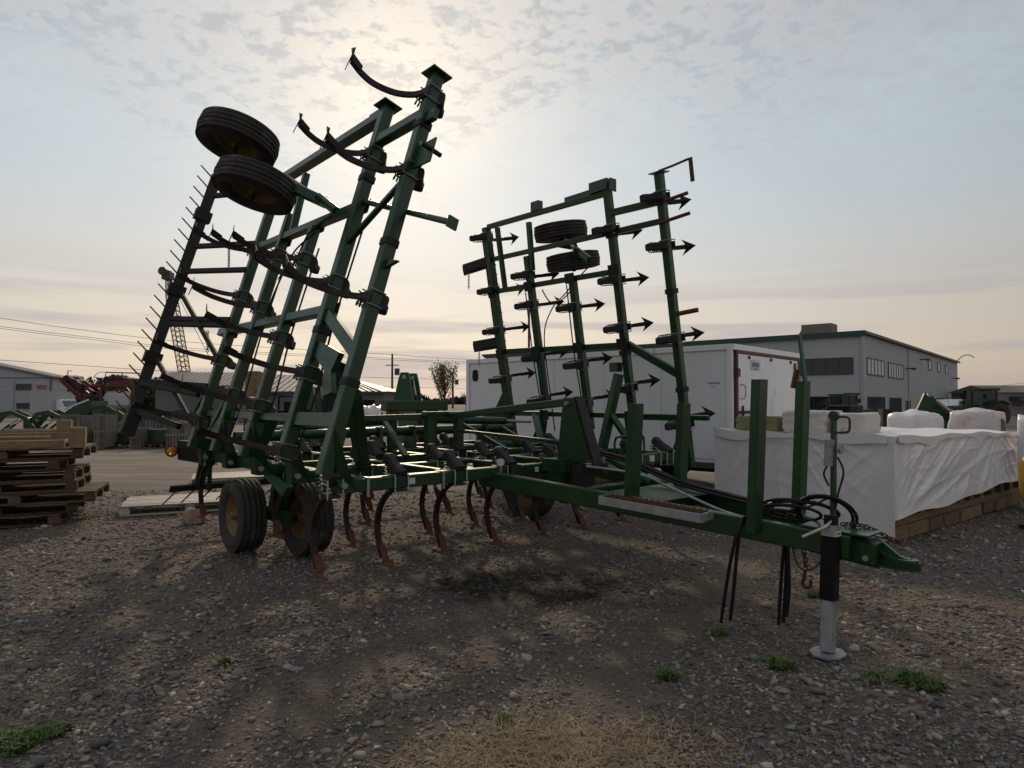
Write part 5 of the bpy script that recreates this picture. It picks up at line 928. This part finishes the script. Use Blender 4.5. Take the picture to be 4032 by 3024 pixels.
def pickup(loc, rz, label, m='white_door'):
    t = thing('pickup_truck', label, 'pickup truck', loc, rz)
    sub('body', m, lambda b: b.prism([(-0.9, -2.7, 0.45), (-0.9, -2.7, 1.05), (-0.9, -0.75, 1.08), (-0.9, -0.6, 1.1), (-0.9, 1.2, 1.1), (-0.9, 2.5, 0.98), (-0.9, 2.65, 0.45)], (1.8, 0, 0)), t).location = (0.9, 0, 0)
    cb = sub('cab', m, lambda b: b.prism([(0, -0.72, 1.08), (0, -0.58, 1.72), (0, 0.55, 1.74), (0, 1.25, 1.1)], (1.6, 0, 0)), t)
    sub('side_glass', 'glass_dark', lambda b: [b.prism([(x, -0.55, 1.16), (x, -0.46, 1.62), (x, 0.50, 1.64), (x, 1.0, 1.16)], (0.02, 0, 0)) for x in (-0.805, 0.805)], cb); sub('windshield', 'glass_dark', lambda b: b.prism([(-0.7, 0.64, 1.68), (0.7, 0.64, 1.68), (0.72, 1.2, 1.17), (-0.72, 1.2, 1.17)], (0, 0.02, 0.02)), cb)
    for x in (-0.82, 0.82):
        for y in (-1.7, 1.7): mini_wheel(t, (x, y, 0.37), 0.37, 0.24, 'zinc')
        sub('tail_lamp', 'maroon', lambda b: b.box((x, -2.71, 0.85), (0.14, 0.04, 0.3)), t)
    sub('bumper', 'zinc', lambda b: b.box((0, -2.78, 0.5), (1.8, 0.12, 0.16)), t)
pickup((GX(3752, 47), 47, 0), R(-70), 'white pickup truck parked left of the red wheeled tractor')
# ---- green loader masts
def mast(px, Y, top, label, rz, sc=1.0, ox=0.0):
    h = GZ(top, Y); t = thing('loader_stand', label, 'loader stand', (GX(px, Y), Y, 0), rz)
    for s in (-1, 1):
        x = s * 0.30
        sub('side_plate', 'green_far', lambda b: b.prism([(x, -0.45, 0.0), (x, 0.45, 0.0), (x, 0.36, h * 0.55), (x, 0.16, h * 0.93), (x, 0.10, h), (x, -0.10, h), (x, -0.16, h * 0.90), (x, -0.30, h * 0.5)], (0.05, 0, 0)), t)
        cy = sub('cylinder', 'dark_steel', lambda b: b.cyl((x * 0.6, -0.35, h * 0.3), (x * 0.6, -0.12, h * 0.75), 0.06, 10), t); sub('piston_rod', 'zinc', lambda b: b.cyl((x * 0.6, -0.12, h * 0.75), (x * 0.6, -0.05, h * 0.92), 0.03, 8), cy); sub('pin', 'galv', lambda b: b.cyl((x - 0.05, 0, h * 0.95), (x + 0.05, 0, h * 0.95), 0.05, 10), t)
    [sub('cross_tube', 'green_far', lambda b: b.beam((-0.3, 0.05, h * q), (0.3, 0.05, h * q), 0.13, 0.15), t) for q in (0.45, 0.9)]; sub('foot', 'dark_steel', lambda b: b.box((0, 0, 0.05), (0.9, 1.1, 0.10)), t)
mast(1610, 17.0, 1468, 'tall green loader stand behind the cultivator centre', R(78))
gm = thing('loader_boom', 'green loader boom pointing up behind the white wrapped stack', 'loader boom', (GX(3655, 17), 17, 0), R(-8))
sub('boom_plate', 'green_far', lambda b: b.prism([(-0.55, 0, 0.8), (-0.1, 0, GZ(1548, 17)), (0.02, 0, GZ(1546, 17)), (0.12, 0, GZ(1565, 17)), (0.72, 0, 0.9), (0.3, 0, 0.5)], (0, 0.07, 0)), gm); bc = sub('cylinder', 'dark_steel', lambda b: b.cyl((0.72, -0.2, 0.9), (0.40, -0.2, 1.35), 0.09, 12), gm); sub('piston_rod', 'zinc', lambda b: b.cyl((0.40, -0.2, 1.35), (0.12, -0.2, GZ(1580, 17)), 0.045, 8), bc)
sub('pin', 'galv', lambda b: b.cyl((-0.03, -0.14, GZ(1556, 17)), (-0.03, 0.14, GZ(1556, 17)), 0.05, 10), gm); sub('base', 'green_far', lambda b: b.box((-0.1, 0, 0.42), (1.3, 0.5, 0.84)), gm); sub('valve_block', 'dark_steel', lambda b: b.box((-1.05, 0, 1.0), (0.22, 0.3, 0.8)).box((-0.8, 0, 0.6), (0.7, 0.2, 0.15)).box((-1.0, 0, 0.3), (0.3, 0.4, 0.6)), gm)
bag('wrapped_bale', (0.78, 0.75, 1.37), 'wrap', (GX(3600, 13.4), 13.4, 0), 0.3, 'white wrapped bale with grey side, left of the green boom', 'bale', 11, 0.02, rnd=0.30); bag('wrapped_bale', (0.90, 0.8, 1.40), 'wrap_pink', (GX(3845, 14.2), 14.2, 0), 0.5, 'white and red wrapped bale right of the green boom', 'bale', 12, 0.02, rnd=0.30)
sub('label_panel', 'text_dark', lambda b: b.prism([(0.08, -0.41, 0.75), (0.30, -0.41, 0.75), (0.26, -0.41, 1.18), (0.12, -0.41, 1.24)], (0, 0.02, 0)), COL.objects['wrapped_bale.001'])
bag('white_tank', (0.5, 0.5, 1.40), 'wrap', (GX(4115, 9.6), 9.6, 0), 0.2, 'white rounded tank cut off by the right edge', 'tank', 14, 0.01)
ym = thing('yellow_implement', 'yellow machine part cut off by the right edge of the photo', 'machine', (GX(4082, 8.3), 8.3, 0), 0.2); sub('hopper', 'yellow', lambda b: b.lathe([(0.05, 0.25), (0.17, 0.32), (0.20, 0.5), (0.20, 0.80), (0.13, 0.92), (0.001, 0.95)], (0, 0, 0), (0, 0, 1), 20), ym); sub('leg', 'dark_steel', lambda b: b.cyl((0, 0, 0), (0, 0, 0.3), 0.05, 10).box((0, 0, 0.02), (0.3, 0.3, 0.04)), ym)
bag('tarp_bundle', (0.80, 0.7, 1.46), 'wrap', (GX(1490, 15.5), 15.5, 0), 0.4, 'white tarp covered bundle behind the cultivator, left of the green mast', 'bundle', 16, 0.06)
# low far buildings at right
def shed(px0, px1, Y, z, m, label, roofm='roof_white'):
    x0, x1 = GX(px0, Y), GX(px1, Y); t = thing('low_shed', label, 'building', (x0, Y, 0)); Lx = x1 - x0
    sub('wall', m, lambda b: b.box((Lx / 2, 4, z / 2), (Lx, 8, z)), t); sub('roof', roofm, lambda b: b.prism([(-0.4, -0.4, z), (-0.4, 8.4, z), (-0.4, 4, z + 0.9)], (0.01, 0, 0)).add([(-0.4, -0.4, z), (Lx + 0.4, -0.4, z), (Lx + 0.4, 4, z + 0.9), (-0.4, 4, z + 0.9), (Lx + 0.4, 8.4, z), (-0.4, 8.4, z)], [(0, 1, 2, 3), (3, 2, 4, 5)]), t)
    for k in range(3): sub('window', 'glass_dark', lambda b: b.box((Lx * (0.2 + 0.28 * k), -0.02, z * 0.55), (Lx * 0.09, 0.06, z * 0.3)), t)
shed(3768, 3990, 130, 2.7, 'siding', 'long low shed with white roof behind the red wheeled tractor'); shed(3930, 4300, 75, 2.6, 'concrete', 'tan low building at the far right edge', 'tan_box')
sub('awning', 'frame_dark', lambda b: b.box((4.0, -0.8, 1.9), (5.5, 1.6, 0.5)), COL.objects['low_shed.001'])
# ---- left yard: box truck, red machine, loaders, buckets, crates
bt = thing('box_truck', 'white box truck beside the workshop', 'truck', (GX(228, 58), 58, 0)); sub('box', 'siding_white', lambda b: b.box((-0.4, 0, 1.5), (1.9, 3.0, 1.9)), bt); cb = sub('cab', 'white_door', lambda b: b.prism([(0.55, 0, 0.4), (0.55, 0, 1.7), (0.9, 0, 1.75), (1.25, 0, 1.1), (1.5, 0, 1.0), (1.5, 0, 0.4)], (0, 2.0, 0)), bt); sub('windshield', 'glass_dark', lambda b: b.prism([(0.98, 0, 1.65), (1.27, 0, 1.12), (1.29, 0, 1.14), (1.0, 0, 1.68)], (0, 1.8, 0)), cb)
for x in (-0.9, 1.0): mini_wheel(bt, (x, -0.9, 0.42), 0.42, 0.25, 'zinc', (0, 1, 0)); mini_wheel(bt, (x, 0.9, 0.42), 0.42, 0.25, 'zinc', (0, 1, 0))
Yr = 36.0; rm = thing('red_sprayer', 'red folded boom machine with white tank behind the left pallets', 'farm machine', (GX(440, 36), 36, 0)); Yr = 36.0
def rp(px, py, d=0.0): return Vector((GX(px, Yr) - GX(440, Yr), d, GZ(py, Yr)))
for d in (-0.5, 0.5):
    for (a, c) in (((268, 1488), (350, 1560)), ((262, 1500), (372, 1600)), ((300, 1500), (370, 1520)), ((420, 1500), (560, 1500)), ((420, 1560), (560, 1560)), ((450, 1500), (535, 1590)), ((540, 1500), (450, 1590))): sub('boom_tube', 'red', lambda b: b.beam(rp(*a, d), rp(*c, d), 0.10, 0.10), rm)
for (px, py, r_) in ((290, 1490, 0.16), (320, 1505, 0.15), (345, 1525, 0.14), (445, 1495, 0.17), (470, 1485, 0.14), (500, 1495, 0.15), (385, 1575, 0.22)): sub('joint', 'dark_steel', lambda b: b.cyl(rp(px, py, -0.62), rp(px, py, 0.62), r_, 12).box(rp(px + 10, py + 8, 0), (0.3, 0.9, 0.12)), rm)
[sub('boom_tube', 'red', lambda b: b.beam(rp(*a, q), rp(*c, q), 0.13, 0.16), rm) for q in (-0.55, 0.2) for (a, c) in (((262, 1490), (400, 1600)), ((285, 1482), (420, 1560)), ((330, 1520), (460, 1520)), ((350, 1560), (440, 1540)), ((440, 1490), (500, 1490)))]
sub('tank', 'siding', lambda b: b.beam(rp(440, 1575), rp(535, 1575), 1.3, 0.95, ch=0.2), rm); sub('frame', 'red', lambda b: b.beam(rp(360, 1608), rp(560, 1608), 0.9, 0.18).beam(rp(430, 1520, -0.7), rp(430, 1610, -0.7), 0.12, 0.12, (0, 1, 0)).beam(rp(550, 1500, -0.7), rp(550, 1610, -0.7), 0.12, 0.12, (0, 1, 0)).box(rp(500, 1512, -0.6), (1.2, 0.1, 0.35)), rm)
sub('hand_rail', 'red', lambda b: b.tube([rp(415, 1500), rp(415, 1466), rp(552, 1470)], 0.035, 5).tube([rp(480, 1466), rp(480, 1490)], 0.03, 5).tube([rp(356, 1505), rp(356, 1483)], 0.06, 5), rm); sub('aerial', 'wire', lambda b: b.tube([rp(266, 1485), rp(266, 1460), rp(280, 1460)], 0.03, 4).tube(bez([rp(366, 1488), rp(385, 1468), rp(415, 1465)], 5), 0.02, 4), rm)
for px in (380, 520): mini_wheel(rm, Vector((rp(px, 1630).x, -0.7, 0.62)), 0.62, 0.35, 'red', (0, 1, 0))
def loader(px, Y, sc, label, rz=0.0):
    t = thing('front_loader', label, 'loader', (GX(px, Y), Y, 0), rz)
    for s in (-0.45, 0.45):
        sub('arm', 'green_far', lambda b: b.sweep([(x * sc, s, z * sc) for x, z in ((-0.7, 0.15), (-0.62, 0.6), (-0.35, 0.95), (0.0, 1.02), (0.4, 0.8), (0.65, 0.4), (0.75, 0.12))], [(-0.035, -0.08), (0.035, -0.08), (0.035, 0.08), (-0.035, 0.08)], (0, 1, 0), False), t)
        cy = sub('cylinder', 'dark_steel', lambda b: b.cyl((-0.45 * sc, s * 0.8, 0.25 * sc), (-0.05 * sc, s * 0.8, 0.6 * sc), 0.045, 8), t); sub('piston_rod', 'zinc', lambda b: b.cyl((-0.05 * sc, s * 0.8, 0.6 * sc), (0.2 * sc, s * 0.8, 0.82 * sc), 0.026, 8), cy); sub('mount', 'green_far', lambda b: b.beam((-0.7 * sc, s, 0), (-0.7 * sc, s, 0.75 * sc), 0.12, 0.12, (0, 1, 0)), t)
    sub('cross_tube', 'green_far', lambda b: b.cyl((0.4 * sc, -0.45, 0.8 * sc), (0.4 * sc, 0.45, 0.8 * sc), 0.06, 10).beam((0.75 * sc, -0.5, 0.12 * sc), (0.75 * sc, 0.5, 0.12 * sc), 0.08, 0.2), t); return t
for px, Y, sc, lab, rz in ((60, 26, 1.15, 'green front loader frame at the far left, before the workshop', 0.4), (215, 26.5, 1.15, 'green front loader frame behind the timber posts of the pallet stack', 0.2), (410, 27, 1.35, 'tall green front loader with bright cylinder rods, under the red machine', 0.5), (505, 26, 1.15, 'green front loader frame left of the harrow foot', -0.3), (600, 27, 1.15, 'green front loader frame right of the harrow foot', 0.3), (720, 27, 1.2, 'green front loader frame seen through the wing shanks', 0.6)): loader(px, Y, sc, lab, rz)
gh = thing('green_hood', 'green sloped machine hood with white stripe, below the red machine', 'machine hood', (GX(340, 27), 27, 0)); sub('hood', 'green_far', lambda b: b.prism([(-0.6, 0, 0.5), (-0.6, 0, 1.1), (0.2, 0, 1.62), (0.55, 0, 1.62), (0.62, 0, 0.9), (0.3, 0, 0.5)], (0, 1.1, 0)), gh); sub('stripe', 'sticker', lambda b: b.beam((-0.5, -0.56, 1.28), (0.45, -0.56, 1.66), 0.04, 0.07), gh); sub('base', 'dark_steel', lambda b: b.box((0, 0, 0.26), (1.2, 1.0, 0.5)), gh)
def bucket(px0, px1, Y, z0, z1, label):
    x0, x1 = GX(px0, Y), GX(px1, Y); t = thing('loader_bucket', label, 'bucket', ((x0 + x1) / 2, Y, z0)); w = (x1 - x0) / 2; h = z1 - z0
    pr = [(0.0, 0.0), (0.55, 0.02), (0.66, 0.25 * h), (0.62, 0.65 * h), (0.45, h), (0.0, h * 0.98)]
    sub('shell', 'green_far', lambda b: b.sweep([(-w, 0, 0), (w, 0, 0)], pr, (0, 1, 0), False), t); sub('cutting_edge', 'galv', lambda b: b.beam((-w, -0.02, h), (w, -0.02, h), 0.03, 0.04).beam((-w, -0.04, 0.02), (w, -0.04, 0.02), 0.06, 0.03), t)
    sub('lower_lip', 'dark_steel', lambda b: b.box((0, -0.10, 0.03), (2 * w, 0.2, 0.05)), t); return t
for px0, px1, lab in ((372, 512, 'dark green loader bucket right of the pallet stack'), (562, 655, 'dark green loader bucket between the broken crate and the amber lamp'), (20, 250, 'long green loader bucket behind the pallet stack, left edge')):
    Yb = 22.8; bucket(px0, px1, Yb, 0.16, GZ(1690, Yb), lab); x0, x1 = GX(px0, Yb), GX(px1, Yb)
    t = thing('pallet', lab.replace('dark green loader bucket', 'pallet under the green bucket').replace('long green loader bucket', 'long pallet under the bucket'), 'pallet', (x0 - 0.05, Yb - 0.25, 0.001), 0, 'pallets under the buckets'); pallet_pieces(t, x1 - x0 + 0.1, 1.0, 'wood', 5)
mat('wood_old', (0.17, 0.15, 0.135), (0.12, 0.105, 0.095), 0.75, scale=6, bump=0.3, bscale=40, stretch=(1, 7, 7), attr='tint')
def crate(px0, px1, Y, z0, z1, label, m='wood_old', n=5):
    x0, x1 = GX(px0, Y), GX(px1, Y); t = thing('wooden_crate', label, 'crate', (x0, Y, 0)); Lx = x1 - x0; h = z1 - z0
    for k in range(n): o = sub('slat', m, lambda b: b.box((0, 0, 0), (Lx / n * 0.72, 0.025, h * 0.96)), t, tint=rt()); o.location = ((k + 0.5) / n * Lx, 0, z0 + h / 2)
    for z in (z0 + 0.05, z0 + h / 2, z1 - 0.05): sub('rail', m, lambda b: b.box((Lx / 2, -0.026, z), (Lx, 0.024, 0.085)), t, tint=rt())
    for y in (0.02, 0.75): sub('skid', m, lambda b: b.box((Lx / 2, y, max(z0, 0.0) - 0.0 + 0.04), (Lx, 0.09, 0.075)), t, tint=rt())
    sub('back', m, lambda b: b.box((Lx / 2, 0.75, z0 + h / 2), (Lx, 0.02, h * 0.9)), t, tint=rt())
    for x in (0.02, Lx - 0.02): sub('post', m, lambda b: b.box((x, 0.38, z0 + h / 2), (0.05, 0.70, h * 0.9)), t, tint=rt())
crate(238, 318, 22.2, 0.0, GZ(1630, 22.2), 'grey wooden crate behind the timber posts of the pallet stack'); crate(372, 412, 22.0, 0.0, GZ(1628, 22), 'narrow grey crate under the red machine'); crate(512, 558, 22.4, 0.0, GZ(1680, 22.4), 'broken pale crate between the two green buckets', n=4); crate(655, 738, 22.4, 0.0, GZ(1660, 22.4), 'pale slatted crate above the amber lamp', n=7); crate(545, 650, 26.0, 0.0, GZ(1640, 26), 'wide grey crate behind the right green bucket', n=8)
rp_ = thing('compact_tractor', 'compact tractor with roll bar seen between the left wing rails', 'tractor', (GX(1105, 29), 29, 0), R(160)); sub('body', 'dark_steel', lambda b: b.beam((0, -0.6, 0.8), (0, 1.3, 0.8), 0.7, 0.5, ch=0.08), rp_); sub('roll_bar', 'black', lambda b: b.tube(bez([(-0.5, -0.5, 0.8), (-0.5, -0.5, 1.6), (-0.4, -0.5, 1.82), (0.4, -0.5, 1.82), (0.5, -0.5, 1.6), (0.5, -0.5, 0.8)], 5), 0.045, 8), rp_); sub('seat', 'black', lambda b: b.box((0, -0.35, 1.15), (0.5, 0.5, 0.12)).box((0, -0.58, 1.35), (0.5, 0.1, 0.45)), rp_)
for x in (-0.55, 0.55): mini_wheel(rp_, (x, -0.3, 0.55), 0.55, 0.35); mini_wheel(rp_, (x, 1.0, 0.36), 0.36, 0.25)
yd = thing('yellow_drum', 'dull yellow drum hopper behind the left wing rails', 'hopper', (GX(1000, 26), 26, 0)); sub('drum', 'rim_yellow', lambda b: b.lathe([(0.2, 0.5), (0.34, 0.9), (0.34, GZ(1470, 26)), (0.30, GZ(1462, 26)), (0.001, GZ(1462, 26))], (0, 0, 0), (0, 0, 1), 18), yd); sub('stand', 'dark_steel', lambda b: [b.beam((x, y, 0), (x * 0.8, y * 0.8, 0.9), 0.05, 0.05, (0, 1, 0)) for x in (-0.3, 0.3) for y in (-0.3, 0.3)], yd)
mast(1245, 24, 1508, 'green loader stand with raised cylinders behind the front left wing rail', R(60))
